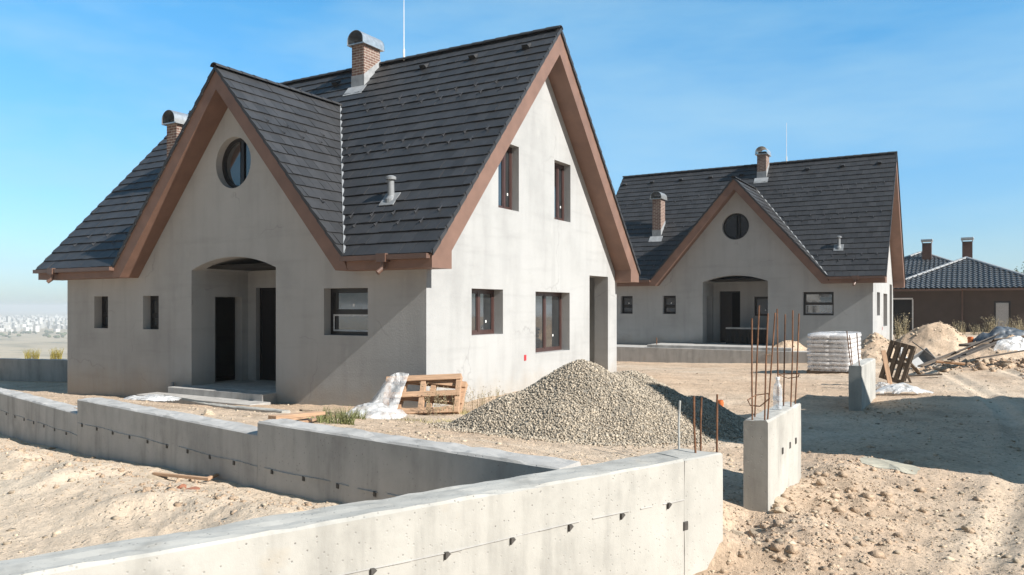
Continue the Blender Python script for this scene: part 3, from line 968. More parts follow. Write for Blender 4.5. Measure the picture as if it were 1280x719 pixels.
    # gutters: open box channel with an outlet
    for x0, x1, ox in ((-W - OV - .02, XG - gh_o - .02, -12.45), (XG + gh_o + .02, OV - .03, -.62)):
        gu = MB(); y = -EO - .002
        gu.box((x0, y - .13, 3.035), (x1, y - .002, 3.05)); gu.box((x0, y - .142, 3.035), (x1, y - .13, 3.135)); gu.box((x0, y - .012, 3.05), (x1, y - .002, 3.155))
        gu.box((x0, y - .13, 3.05), (x0 + .01, y - .012, 3.13)); gu.box((x1 - .01, y - .13, 3.05), (x1, y - .012, 3.13))
        go = gu.build('gutter', 'gutter', root)
        ou = MB()
        ou.box((ox - .12, y - .17, 2.99), (ox + .12, y - .01, 3.16)); ou.tube((ox, y - .09, 3.0), (ox, y - .09, 2.86), .05, 12)
        ou.tube((ox, y - .09, 2.87), (ox - .05, y - .20, 2.77), .05, 12)
        ou.build('gutter_outlet', 'gutter', go)

    # --- roof tiles
    sl_len = math.hypot(D / 2 + EO, ZR - FH)
    rows = 24; gauge = (sl_len + .0) / rows
    Vf = Vector((0, D / 2 + EO, ZR - FH)).normalized()
    Vr = Vector((0, -(D / 2 + EO), ZR - FH)).normalized()
    L = W + 2 * OV + .06
    main = bmesh.new()
    def full():
        return tile_slope((-W - OV - .03, -EO, FH), (1, 0, 0), Vf, L, rows, gauge, .298, 3)
    yv = -EO + (ZG - FH) / PIT        # where the small ridge meets the slope
    zv = ZG
    Pv = Vector((XG, yv, zv))
    t = full(); cut(t, (0, yv, 0), (0, 1, 0)); join_bm(main, t)
    for s in (-1, 1):
        t = full(); cut(t, (0, yv, 0), (0, -1, 0))
        cut(t, (XG, 0, 0), (s, 0, 0))
        foot = Vector((XG + s * gh_o, -EO, FH))
        d = (foot - Pv); nrm = Vector((-d.y, d.x, 0)).normalized()
        if nrm.x * s < 0: nrm = -nrm
        cut(t, foot + Vector((s * .02, 0, 0)), nrm); join_bm(main, t)
    join_bm(main, tile_slope((-W - OV - .03, D + EO, FH), (1, 0, 0), Vr, L, rows, gauge, .298, 5))
    # little gable
    gl_len = math.hypot(gh_o, ZG - FH); gr = 17; gg = gl_len / gr
    nv = Vector((0, -PIT, 1)).normalized()
    for s in (-1, 1):
        t = tile_slope((XG + s * gh_o, -EO - .05, FH), (0, 1, 0), (-s * gh_o, 0, ZG - FH), yv + EO + .3, gr, gg, .298, 11 + s)
        cut(t, (0, -EO, FH + .03), nv)
        join_bm(main, t)
    me = bpy.data.meshes.new('roof'); 
    # deck under the tiles closes the roof
    dk = MB()
    e = .012
    dk.add([(-W - OV, -EO, FH - e), (OV, -EO, FH - e), (OV, D / 2, ZR - e), (-W - OV, D / 2, ZR - e), (OV, D + EO, FH - e), (-W - OV, D + EO, FH - e)], [(3, 2, 4, 5)])
    # front deck as pieces beside and above the little gable
    def fp(x, y): return (x, y, roof_z(y) - e)
    dk.add([fp(-W - OV, -EO), fp(XG - gh_o, -EO), fp(XG, yv), fp(XG, D / 2), fp(-W - OV, D / 2), fp(XG + gh_o, -EO), fp(OV, -EO), fp(OV, D / 2)], [(0, 1, 2, 3, 4), (5, 6, 7, 3, 2)])
    for s in (-1, 1):
        dk.add([(XG + s * gh_o, -EO, FH - e), (XG, -EO, ZG - e), (XG, yv, ZG - e)], [(0, 1, 2)])
    dme = bpy.data.meshes.new('d'); dme.from_pydata(dk.v, [], dk.f); main.from_mesh(dme)
    main.to_mesh(me); main.free()
    roof = link('roof', me, 'tile', root)
    rc = MB(); ridge_caps(rc, (-W - OV - .02, D / 2, ZR + .055), (OV + .04, D / 2, ZR + .055)); rc.build('ridge_cap', 'tile', roof)
    rc = MB(); ridge_caps(rc, (XG, -EO - .06, ZG + .055), (XG, yv, ZG + .055), .105); rc.build('ridge_cap', 'tile', roof)
    # verge tiles stepping up the gable edges
    for x in (-W - OV - .045, OV + .012):
        vg = MB()
        for k in range(rows):
            for sgn in (0, 1):
                y0 = -EO + (D / 2 + EO) * k / rows; y1 = -EO + (D / 2 + EO) * (k + 1) / rows + .01
                lo0, lo1 = FH + (ZR - FH) * k / rows, FH + (ZR - FH) * (k + 1) / rows
                lp = [(y0 - .02, lo0 - .06), (y1, lo1 - .05), (y1, lo1 + .05), (y0 - .02, lo0 + .068)]
                if sgn: lp = [(D - a, b) for a, b in lp]
                vg.prism(lp, x, x + .034, 'x')
        vg.build('verge_tile', 'tile', roof)
    vg = MB()
    for k in range(gr):
        for s in (-1, 1):
            x0 = XG + s * gh_o * (1 - k / gr); x1 = XG + s * gh_o * (1 - (k + 1) / gr) - s * .01
            z0, z1 = FH + (ZG - FH) * k / gr, FH + (ZG - FH) * (k + 1) / gr
            vg.prism([(x0 + s * .02, z0 - .045), (x1, z1 - .035), (x1, z1 + .05), (x0 + s * .02, z0 + .068)], -EO - .055, -EO - .022, 'y')
    vg.build('verge_tile', 'tile', roof)
    # valley sheets
    for s in (-1, 1):
        foot = Vector((XG + s * gh_o, -EO, FH)); d = Pv - foot
        m = Vector((s, 0, 0))
        va = MB()
        a0, a1 = foot + m * .005, Pv + m * .005
        b0, b1 = foot + m * .07, Pv + m * .07
        up = Vector((0, 0, .055))
        va.add([a0 + up * 1.5, b0 + up, b1 + up, a1 + up * 1.5, a0, b0, b1, a1], [(0, 1, 2, 3), (4, 7, 6, 5), (0, 4, 5, 1), (1, 5, 6, 2), (2, 6, 7, 3), (3, 7, 4, 0)])
        va.build('valley_flashing', 'lead', roof)
    # roof ventilator tiles: little hoods
    vb = MB()
    vb.add([(-.11, 0, 0), (.11, 0, 0), (.07, .24, .0), (-.07, .24, 0), (-.085, -.01, .115), (.085, -.01, .115)], [(0, 4, 3), (1, 2, 5), (4, 5, 2, 3), (0, 3, 2, 1), (0, 1, 5, 4)])
    # hoods lie on the slope: local y runs up the slope
    ang_ = math.atan(PIT)
    def on_slope(o, x, y, lift=.05):
        n = Vector((0, -PIT, 1)).normalized()
        p = Vector((x, y, roof_z(y))) + n * lift
        o.location = p; o.rotation_euler = (ang_, 0, 0)
    vme = vb.build('roof_vent', 'tile', roof)
    on_slope(vme, -.16, 4.42)
    for k in range(1, 9):
        x = -.16 - 1.615 * k
        if abs(x + 5.5) < .6: continue
        o = vme.copy(); COL.objects.link(o); o.parent = roof; on_slope(o, x, 4.42)
    # snow guards: bent hooks in pairs of staggered rows
    gbm = MB()
    gbm.box((-.012, -.01, .0), (.012, .17, .006)); gbm.box((-.015, -.01, .006), (.015, .002, .052)); gbm.add([(-.009, .0, .05), (.009, 0, .05), (.009, .09, .006), (-.009, .09, .006), (-.009, .0, .042), (.009, 0, .042)], [(0, 1, 2, 3), (4, 3, 2, 5), (0, 3, 4), (1, 5, 2)])
    gme = gbm.build('snow_guard', 'guard', roof)
    first = True; cnt = 0
    for ri, yy in enumerate((3.45, 3.22, 2.10, 1.88, .27, .05)):
        x = .14 - (.3 if ri % 2 else 0)
        while x > -W - .2:
            hw_ = gh_o * max(0, (ZG - roof_z(yy)) / (ZG - FH)) + .12
            if not (XG - hw_ < x < XG + hw_) and not (-5.75 < x < -4.9 and yy > 3):
                far = x < XG - hw_
                if first:
                    o = gme; first = False
                else:
                    o = gme.copy(); COL.objects.link(o); o.parent = roof
                on_slope(o, x, yy, .052); cnt += 1
            x -= .60 if x > XG else .9
    # guards on the little gable's right slope
    ag = math.atan(PG)
    for zz, ph in ((6.35, 0), (6.1, .3), (4.35, 0), (4.1, .3)):
        y = -EO + .45 + ph
        while True:
            if roof_z(y) > zz - .15 or y > 4: break
            xx = XG + (ZG - zz) / PG
            o = gme.copy(); COL.objects.link(o); o.parent = roof
            n = Vector((PG, 0, 1)).normalized()
            o.location = Vector((xx, y, zz)) + n * .052
            o.rotation_euler = (ag, 0, R(90)); cnt += 1
            y += .6
    # plumbing vent
    n = Vector((0, -PIT, 1)).normalized()
    p = Vector((-1.43, .62, roof_z(.62)))
    vp = MB(); vp.lathe([(.15, -.12), (.13, .04), (.085, .10), (.075, .12), (.07, .46), (.115, .47), (.115, .53), (.06, .56)], 16, p)
    vp.box((-.2, -.2, .05), (.2, .2, .068), Matrix.Translation(p) @ Matrix.Rotation(ang_, 4, 'X'))
    vp.build('vent_pipe', 'pipe_grey', root)
    chimney(root, -5.78, -5.33, 4.16, 4.86, 9.56)
    chimney(root, -10.36, -9.92, 1.46, 2.10, 7.30)
    rd = MB().tube((-4.49, D / 2, ZR), (-4.49, D / 2, 11.2), .014, 8, .008).tube((-4.49, D / 2, ZR + .05), (-4.49, D / 2, ZR + .35), .03, 8)
    rd.build('lightning_rod', 'white_pvc', root)
    return root

house = build_house()
tag(house, 'near grey rendered house with two steep graphite gables and the white sunlit side wall', 'house', 'twin steep gabled houses')
house2 = copy_tree(house)
house2.location = (5.92, 23.49, .24)
house2['label'] = 'farther grey twin house on a raised concrete terrace beyond the gravel heap'

# terrace under the far house
te = MB()
te.prism([(-9.5, 21.25), (7.2, 21.25), (7.2, 21.5), (6.5, 24.5), (5.2, 23.4), (5.2, 23.3), (-9.5, 23.3)], -1.2, .21, 'z')
to = empty('concrete_terrace', (-1, 22, 0))
tag(to, 'low grey concrete terrace wall in front of the farther house', 'terrace')
o = bevel(te.build('terrace_wall', 'concrete_dark'), .015); o.parent = to; o.location = (1, -22, 0)
tp = MB(); tp.box((-3.4, 21.45, .214), (3.0, 23.44, .34))
o = bevel(tp.build('terrace_slab', 'concrete_dark'), .012); o.parent = to; o.location = (1, -22, 0)

def work_table():
    root = empty('work_table', (5.92 - 5.35, 23.49 + .55, .24 + .115))
    MB().box((-.95, -.32, .70), (.95, .32, .76)).build('table_top', 'concrete_dark', root)
    for x in (-.85, .79):
        for y in (-.28, .22): MB().box((x, y, 0), (x + .06, y + .06, .699)).build('leg', 'wood_old', root)
    mb = MB(); n = 30; V = []
    for i in range(n + 1):
        for z, k in ((.69, .0), (.45, .03), (.2, .06), (.01, .09)):
            V.append((-.93 + 1.86 * i / n, -.335 - k * (.6 + .5 * math.sin(i * 1.9)) , z))
    F = [(i * 4 + j, i * 4 + j + 1, i * 4 + j + 5, i * 4 + j + 4) for i in range(n) for j in range(3)]
    mb.add(V, F).build('cover', 'dark_interior', root)
    tag(root, 'work table hung with dark sheeting in the porch of the farther house', 'table')
work_table()
_p = MB().tube((-3.0, 21.62, .1), (-3.0, 21.62, .66), .022, 8).build('steel_bar', 'rust')
tag(_p, 'single dark steel bar standing at the edge of the far terrace', 'bar')

# ------------------------------------------------------------------ cast concrete walls
def cast_wall(name, p, q, thick, ztop, zbot, mat, parent, seed=0, skew=0.0, side=1, ztop2=None):
    """wall from p to q (its first face), thickness to the right of p->q times side; edges worn by noise"""
    p, q = np.array(p, float), np.array(q, float)
    d = q - p; L = np.linalg.norm(d); d /= L; nrm = np.array([d[1], -d[0]]) * side
    n = max(2, int(L / .09))
    zt2 = ztop if ztop2 is None else ztop2
    prof = []
    hN = max(3, int((ztop - zbot) / .09))
    for k in range(hN + 1): prof.append((0, zbot + (ztop - .016 - zbot) * k / hN, 0))
    prof += [(.016 / thick, ztop, 1)]
    for k in range(1, 5): prof.append((k / 5, ztop, 1))
    prof += [(1 - .016 / thick, ztop, 1)]
    for k in range(hN, -1, -1): prof.append((1, zbot + (ztop - .016 - zbot) * k / hN, 0))
    m = len(prof); V = []
    for i in range(n + 1):
        s = L * i / n
        zadd = (zt2 - ztop) * i / n
        for w_, z, t in prof:
            s2 = s + (skew * w_ if i == n else 0)
            xy = p + d * s2 + nrm * thick * w_
            if t:
                z = z + zadd + 0.013 * float(fbm(s * 5 + seed, w_ * 3, 4, seed + 1)) - .016 * max(0, float(vnoise(s * 9, w_ * 9 + seed, 7)) - .3)
            else:
                if z > ztop - .1: z = z + zadd
                xy = xy + nrm * .004 * float(fbm(s * 3 + w_ * 50, z * 3, 3, seed))
            V.append((xy[0], xy[1], z))
    F = [(i * m + k, i * m + k + 1, (i + 1) * m + k + 1, (i + 1) * m + k) for i in range(n) for k in range(m - 1)]
    mb = MB(); mb.add(V, F + [tuple(range(m - 1, -1, -1)), tuple(n * m + k for k in range(m))])
    return mb.build(name, mat, parent)

def tie_plate(parent, pos, along, out, s=1.0, wedge=True):
    """bent formwork tie left in the joint"""
    a = Vector((along[0], along[1], 0)); o = Vector((out[0], out[1], 0)); z = Vector((0, 0, 1))
    p = Vector(pos)
    mb = MB()
    if wedge:
        b = [(-.022, -.045), (.038, .002), (.020, .022), (-.022, .024)]
    else:
        b = [(-.026, -.036), (.026, -.036), (.026, .036), (-.026, .036)]  # flat dark plate, its colour standing in for the shade inside a tie hole
    vs = [p + (a * x + z * y) * s + o * .0 for x, y in b] + [p + (a * x + z * y) * s * .85 + o * (.016 if wedge else .007) for x, y in b]
    mb.add(vs, [(0, 1, 2, 3), (7, 6, 5, 4), (0, 4, 5, 1), (1, 5, 6, 2), (2, 6, 7, 3), (3, 7, 4, 0)])
    if wedge:
        c = p + o * .0165 + a * .004 * s + z * .004
        mb2 = MB().box((-.011, -.002, -.010), (.013, .002, .010), Matrix((a, o, z)).transposed().to_4x4())
        mb2.v = [tuple(Vector(v) + c) for v in mb2.v]
    t = mb.build('tie_mark', 'tie', parent)
    return t

ad = (AI - A0) / np.linalg.norm(AI - A0)
sw = empty('street_wall', (AI[0], AI[1], 0))
inv = Matrix.Translation(-Vector((AI[0], AI[1], 0)))
def rehome(objs, root):
    mi = Matrix.Translation(-Vector(root.location))
    for o in objs:
        if o.data: o.data.transform(mi)
end_in = AI - ad * .28
parts = []
parts.append(cast_wall('wall_body', A0, end_in, .30, 1.0, -.4, 'concrete', sw, 3))
parts.append(cast_wall('end_column', end_in + ad * .001, AI, .302, 1.004, -.4, 'concrete', sw, 9, skew=.15))
face = lambda s, z: tuple(A0 + ad * s + an * .302) + (z,)
LA = np.linalg.norm(end_in - A0)
# raised seam where two formwork lifts meet
sm = MB()
for k in range(70):
    s0, s1 = LA * k / 70, LA * (k + 1) / 70
    if random.random() < .12: continue
    z0 = .715 + .006 * math.sin(s0 * 3); z1 = .715 + .006 * math.sin(s1 * 3)
    a, b = A0 + ad * s0, A0 + ad * s1
    for_ = [(*(a + an * .296), z0 - .004), (*(b + an * .296), z1 - .004), (*(b + an * .296), z1 + .004), (*(a + an * .296), z0 + .004)]
    tip = random.uniform(.305, .310)
    for2 = [(*(a + an * tip), z0 - .002), (*(b + an * tip), z1 - .002), (*(b + an * tip), z1 + .001), (*(a + an * tip), z0 + .001)]
    sm.add(for_ + for2, [(4, 5, 6, 7), (0, 4, 7, 3), (1, 2, 6, 5), (0, 1, 5, 4), (3, 7, 6, 2)])
parts.append(sm.build('formwork_seam', 'concrete_dark', sw))
for s in np.arange(LA - .17, 3.0, -.46):
    parts.append(tie_plate(sw, face(s, .70), ad, an, .66))
for z in (.52, .12):
    parts.append(tie_plate(sw, face(LA + .012, z), ad, an, .9, False))
# bars cast into the wall end
def bar(parent, base, top, r, mat, name='rebar', z0=-.1):
    b, t = Vector(base), Vector(top)
    d = (t - b)
    mid = b + d * .5 + Vector((random.uniform(-.006, .006), random.uniform(-.006, .006), 0))
    mb = MB().path([b + d * z0, mid, t], r, 8)
    for k in range(int(d.length / .02)):
        pass
    return mb.build(name, mat, parent)
for (bu, bv, tu, tv, m_, r) in ((849, 563, 850, 501, 'steel', .0085), (869.5, 566, 867.5, 495, 'rust', .0085), (876, 560, 877, 497, 'rust', .0075), (896, 563, 896.5, 493, 'rust', .008)):
    b = spot(bu, bv, 1.0); Z = (b - CAM) @ FW
    parts.append(bar(sw, b, at_depth(tu, tv, Z), r, m_))
rehome(parts, sw)
tag(sw, 'pale sunlit concrete wall in the foreground with formwork seam and rebar stubs at its end', 'wall')

gwall = empty('garden_wall', (B3[0], B3[1], 0))
parts = []
segs = [(Jp + (B3 - Jp) * .0, B3, 1.0, 1.0), (B3, B2, .88, .88), (B2, B1, .69, .69), (B1, B0, .69, .52)]
BT = {}
for k, (p, q, z, z2) in enumerate(segs):
    parts.append(cast_wall('wall_segment', p, q, .28, z, -.8, 'concrete_dark', gwall, 20 + 7 * k, side=1, ztop2=z2))
# joint line with ties on the pit side
for p, q, z, z2 in segs:
    d = (q - p); L = np.linalg.norm(d); d /= L; outn = np.array([-d[1], d[0]])
    if outn[1] > 0: outn = -outn
    zj = .57 if z > .8 else .40
    sm = MB()
    for k in range(int(L / .12)):
        if random.random() < .15: continue
        a, b = p + d * (.12 * k), p + d * (.12 * (k + 1))
        dz = .006 * math.sin(k * .7)
        sm.add([(*(a - outn * .004), zj - .006 + dz), (*(b - outn * .004), zj - .006 + dz), (*(b - outn * .004), zj + .005 + dz), (*(a - outn * .004), zj + .005 + dz),
                (*(a + outn * .009), zj - .003 + dz), (*(b + outn * .009), zj - .003 + dz), (*(b + outn * .009), zj + .002 + dz), (*(a + outn * .009), zj + .002 + dz)],
               [(4, 5, 6, 7), (0, 4, 7, 3), (1, 2, 6, 5), (0, 1, 5, 4), (3, 7, 6, 2)])
    parts.append(sm.build('formwork_seam', 'concrete_dark', gwall))
    s = .42
    while s < L - .05:
        c = p + d * s + outn * .004
        parts.append(tie_plate(gwall, (c[0], c[1], zj - .02), d, outn, .62, False)); s += .47
rehome(parts, gwall)
tag(gwall, 'stepped grey concrete wall with a row of dark tie holes, across the front of the near house', 'wall')

def gate_wall(u0, v0, x, y0, y1, label, ztop, zbot, parts_fn=None):
    g = empty('gate_wall', (x, y0, 0))
    ps = [cast_wall('wall_body', (x, y1), (x, y0), .215, ztop, zbot, 'concrete', g, int(y0 * 3) + 50, side=1)]
    ps[0].data.name = 'wall_body'
    return g, ps
gA, ps = gate_wall(0, 0, 7.98, -5.61, -4.05, '', 1.08, -.45)
for yy in (-5.0, -4.65, -4.35):
    ps.append(tie_plate(gA, (7.983, yy, .72), (0, 1), (1, 0), .9, False))
for (bu, bv, tu, tv) in ((935.7, 527, 940, 398), (943.6, 521, 949, 382), (956.5, 528, 960, 392), (964, 524, 969, 391), (973, 512, 971.5, 386), (979.5, 507, 981.5, 393), (990.5, 508, 991, 388), (996.5, 505, 998.7, 392)):
    b = spot(bu, bv, 1.08); b[0] = min(max(b[0], 7.80), 7.945); b[1] = min(max(b[1], -5.57), -4.09); Z = (b - CAM) @ FW
    ps.append(bar(gA, b, at_depth(tu, tv, Z), .0072, 'rust'))
# tie wires round the bars
for (pts, z) in (([(934.5, 500), (938, 507), (950, 508), (962, 498), (960, 492), (945, 494), (934.5, 500)], 0), ([(972, 468), (985, 473), (998, 471), (999, 467), (984, 467.5), (972, 468)], 1)):
    Z = 7.0 if z == 0 else 7.9
    ps.append(MB().path([at_depth(u, v, Z + .12 * math.sin(i * 1.7)) for i, (u, v) in enumerate(pts)], .005, 6).build('stirrup', 'rust', gA))
rehome(ps, gA)
tag(gA, 'short concrete gate wall with a tall cage of rusty rebar and a plastic bottle on top', 'wall')
gB, ps = gate_wall(0, 0, 7.83, 2.54, 4.9, '', 1.03, -.3)
for (bu, bv, tu, tv) in ((1059, 457, 1058.5, 414), (1063, 456, 1062, 419), (1072, 459, 1071, 416)):
    b = spot(bu, bv, 1.03); b[0] = min(max(b[0], 7.65), 7.79); b[1] = min(max(b[1], 2.58), 4.8); Z = (b - CAM) @ FW
    ps.append(bar(gB, b, at_depth(tu, tv, Z), .009, 'rust'))
rehome(ps, gB)
tag(gB, 'concrete gate wall beside the stack of wrapped bags, with three rebar stubs', 'wall')

# wall behind the near house on the left
bw_ = cast_wall('boundary_wall', (-30, -1.0), (-13.6, 4.2), .25, .24, -1.3, 'concrete_dark', None, 77)
tag(bw_, 'low shaded boundary wall left of the near house, against the far plain', 'wall')

# ------------------------------------------------------------------ bottle
b = spot(972, 512, 1.085)
bt = empty('water_bottle', b)
mb = MB().lathe([(.038, .0), (.044, .012), (.044, .06), (.040, .075), (.044, .09), (.044, .125), (.040, .14), (.044, .155), (.044, .2), (.036, .24), (.017, .275), (.015, .295)], 18)
mb.build('bottle_body', 'pet', bt, smooth=True)
MB().lathe([(.018, .293), (.018, .318), (.016, .32)], 16).build('cap', 'white_pvc', bt)
MB().lathe([(.0446, .092), (.0446, .128)], 18).build('bottle_label', 'pet', bt)
tag(bt, 'empty clear plastic water bottle standing on the gate wall among the rebar', 'bottle')

# orange pipe stubs
def pipe_stub(u, v, r, h, label, z=None, tilt=0):
    p = spot(u, v, .2)
    for _ in range(5): p = spot(u, v, gz(p[0], p[1]))
    mb = MB(); n = 18; vs = []
    for rad, zz in ((r, -.3), (r, h), (r * .85, h), (r * .85, -.3)):
        vs += [(rad * math.cos(2 * math.pi * i / n), rad * math.sin(2 * math.pi * i / n), zz) for i in range(n)]
    mb.add(vs, [(k * n + i, k * n + (i + 1) % n, (k + 1) * n + (i + 1) % n, (k + 1) * n + i) for k in range(3) for i in range(n)])
    mb.lathe([(r * 1.12, h - .09), (r * 1.12, h - .03)], n)
    o = mb.build('drain_pipe', 'orange'); o.location = p; o.rotation_euler = (tilt, 0, 0)
    tag(o, label, 'pipe')
pipe_stub(900, 522, .055, .30, 'short orange plastic pipe sticking out of the dirt behind the rebar stubs')

# ------------------------------------------------------------------ gravel heap
def gravel():
    nx = 150
    xs = np.linspace(1.2, 8.4, nx); ys = np.linspace(-6.2, 2.6, nx)
    X, Y = np.meshgrid(xs, ys)
    g0 = ground_z(X, Y, False)
    P = pile_z(X, Y)
    Z = np.maximum(P, g0 - .25) + .02 * fbm(X * 5, Y * 5, 3, 4)
    V = np.stack([X, Y, Z], -1).reshape(-1, 3)
    i = np.arange(nx - 1)[:, None] * nx; j = np.arange(nx - 1)[None]
    F = np.stack([i + j, i + j + 1, i + nx + j + 1, i + nx + j], -1).reshape(-1, 4)
    keep = (P > g0 - .15).reshape(-1)[F].any(1)
    F = F[keep]
    root = empty('gravel_heap', (4.6, -2.3, .3))
    o = np_mesh('gravel_core', V - np.array([4.6, -2.3, .3]), F, 'gravel_bed', root)
    n = 170000
    x = rng.uniform(1.2, 8.4, n); y = rng.uniform(-6.2, 2.6, n)
    p = pile_z(x, y); g = ground_z(x, y, False)
    k = p > g - .07 + .16 * rng.uniform(-1, .6, n) ** 3
    x, y, p, g = x[k], y[k], p[k], g[k]
    S = rng.uniform(.006, .0165, len(x)) * (1 + (rng.uniform(0, 1, len(x)) < .06) * .5)
    z = np.maximum(p, ground_z(x, y)) + rng.uniform(-.004, .014, len(x)) + .02 * fbm(x * 5, y * 5, 3, 4)
    V, F = scatter(np.stack([x, y, z], -1) - np.array([4.6, -2.3, .3]), S, CUBES, (1, 1, .9))
    so_ = np_mesh('loose_gravel', V, F, 'gravel', root)
    so_['kind'] = 'stuff'
    tag(root, 'large heap of grey crushed gravel in front of the white gable wall', 'gravel heap')
gravel()

# ------------------------------------------------------------------ dirt heaps, bags, debris beyond
def dirt_heap(u, v, h, rx, ry, label, seed, z=None, mat='ground', n=70, rough=.3):
    p = spot(u, v, .2)
    for _ in range(6): p = spot(u, v, gz(p[0], p[1]))
    if z is not None: p = spot(u, v, z)
    a = np.linspace(-1.25, 1.25, n); X, Y = np.meshgrid(a, a)
    d = np.hypot(X, Y)
    Z = h * (np.clip(1 - np.sqrt(d * d + .004) ** .85, -.3, 1)) * (1 + rough * fbm(X * 2 + seed, Y * 2, 4, seed)) + .08 * h * fbm(X * 7 + seed, Y * 7, 3, seed + 5)
    V = np.stack([X * rx, Y * ry, Z], -1).reshape(-1, 3)
    i = np.arange(n - 1)[:, None] * n; j = np.arange(n - 1)[None]
    F = np.stack([i + j, i + j + 1, i + n + j + 1, i + n + j], -1).reshape(-1, 4)
    root = empty('dirt_heap', p, YAW)
    np_mesh('heap_core', V, F, mat, root, smooth=True)
    m = 900
    xx = rng.normal(0, .55, m); yy = rng.normal(0, .55, m); dd = np.hypot(xx, yy)
    k = dd < 1.15; xx, yy = xx[k], yy[k]
    ii = np.clip(((xx + 1.25) / 2.5 * (n - 1)).astype(int), 0, n - 1); jj = np.clip(((yy + 1.25) / 2.5 * (n - 1)).astype(int), 0, n - 1)
    S = .010 + .015 * rng.pareto(2.6, len(xx)); S = np.minimum(S, .075) * max(.6, min(1.2, h))
    Vv, Ff = scatter(np.stack([xx * rx, yy * ry, Z[jj, ii]], -1), S, CUBES)
    so_ = np_mesh('clods', Vv, Ff, 'stone', root); so_['kind'] = 'stuff'
    tag(root, label, 'dirt heap')
    return root
dirt_heap(1172, 441, 1.6, 2.3, 1.5, 'tallest heap of orange tan earth, in front of the brown house', 3)
dirt_heap(1094, 452, 1.35, 1.45, 1.2, 'heap of tan earth at the far house corner, behind the wrapped bags', 8)
dirt_heap(985, 437.5, .55, .95, .6, 'small heap of tan rubble on the far terrace under its window', 12, z=.22)
dirt_heap(1140, 440, .6, .75, .8, 'low tan heap between the broken pallet and the tall earth heap', 21)
dirt_heap(1264, 447, .80, 2.2, 1.0, 'wide low bank of pale rubble under the tarpaulin at the right edge', 27)

def bag_stack():
    p = spot(1009, 467, .02)
    root = empty('bag_stack', p, R(0))
    Lx, Ly, lay, h = 1.25, 2.5, 8, .135
    # pallet
    pb = MB()
    for k in range(3): pb.box((-.02, .0 + k * (Ly - .1) / 2, 0), (Lx + .02, .1 + k * (Ly - .1) / 2, .10))
    for k in range(6): pb.box((k * (Lx - .1) / 5, -.02, .101), (k * (Lx - .1) / 5 + .1, Ly + .02, .122))
    pb.build('pallet', 'wood_old', root)
    for l in range(lay):
        for ix in range(2):
            for iy in range(3):
                bx, by = Lx / 2, Ly / 3
                bm = bmesh.new(); bmesh.ops.create_cube(bm, size=1)
                bmesh.ops.subdivide_edges(bm, edges=bm.edges[:], cuts=4, use_grid_fill=True)
                g = random.Random(l * 10 + ix * 3 + iy)
                for v in bm.verts:
                    x, y, z = v.co * 2
                    ed = max(abs(x), abs(y))
                    zz = z * (1 - .45 * ed ** 4)
                    rr = 1 - .05 * zz * zz
                    v.co = Vector((x * .5 * bx * 1.02 * rr, y * .5 * by * 1.02 * rr, zz * .5 * h * 1.03 + .008 * vnoise(x * 2 + l, y * 2 + ix, iy)))
                me = bpy.data.meshes.new('bag'); bm.to_mesh(me); bm.free()
                me.polygons.foreach_set('use_smooth', [True] * len(me.polygons))
                o = link('bag', me, 'bag', root)
                o.location = (bx * (ix + .5) + g.uniform(-.02, .02), by * (iy + .5) + g.uniform(-.02, .02), .125 + h * (l + .5))
                o.rotation_euler = (0, 0, g.uniform(-.03, .03))
    # stretch film over the stack
    mb = MB(); n = 48; rows_ = 22; H = .125 + lay * h + .03
    loopp = []
    for i in range(n):
        t = 2 * math.pi * i / n
        c, s_ = math.cos(t), math.sin(t); e = .22
        loopp.append((Lx / 2 + (Lx / 2 + .03) * math.copysign(abs(c) ** e, c), Ly / 2 + (Ly / 2 + .03) * math.copysign(abs(s_) ** e, s_)))
    V = []
    for r in range(rows_ + 1):
        z = .1 + (H - .1) * r / rows_
        for i, (x, y) in enumerate(loopp):
            k = .014 * abs(math.sin((z - .125) / h * math.pi)) + .012 * float(fbm(i * .35, r * .4, 3, 5))
            cx, cy = x - Lx / 2, y - Ly / 2; l_ = math.hypot(cx, cy)
            V.append((x + cx / l_ * k, y + cy / l_ * k, z + .012 * float(vnoise(i * .6, r * .8, 6))))
    F = [(r * n + i, r * n + (i + 1) % n, (r + 1) * n + (i + 1) % n, (r + 1) * n + i) for r in range(rows_) for i in range(n)]
    o_ = len(V)
    for ring in (.8, .5, .2, .02):
        for i, (x, y) in enumerate(loopp):
            V.append((Lx / 2 + (x - Lx / 2) * ring, Ly / 2 + (y - Ly / 2) * ring, H + .045 * (1 - ring) + .02 * float(fbm(x * 4, y * 4, 3, 9))))
    for k in range(4):
        b0 = rows_ * n if k == 0 else o_ + (k - 1) * n; b1 = o_ + k * n
        F += [(b0 + i, b0 + (i + 1) % n, b1 + (i + 1) % n, b1 + i) for i in range(n)]
    mb.add(V, F); mb.build('stretch_film', 'wrap', root, smooth=True)
    tag(root, 'pallet stacked with pale cement bags wrapped in clear film, behind the gate wall', 'bag stack')
bag_stack()

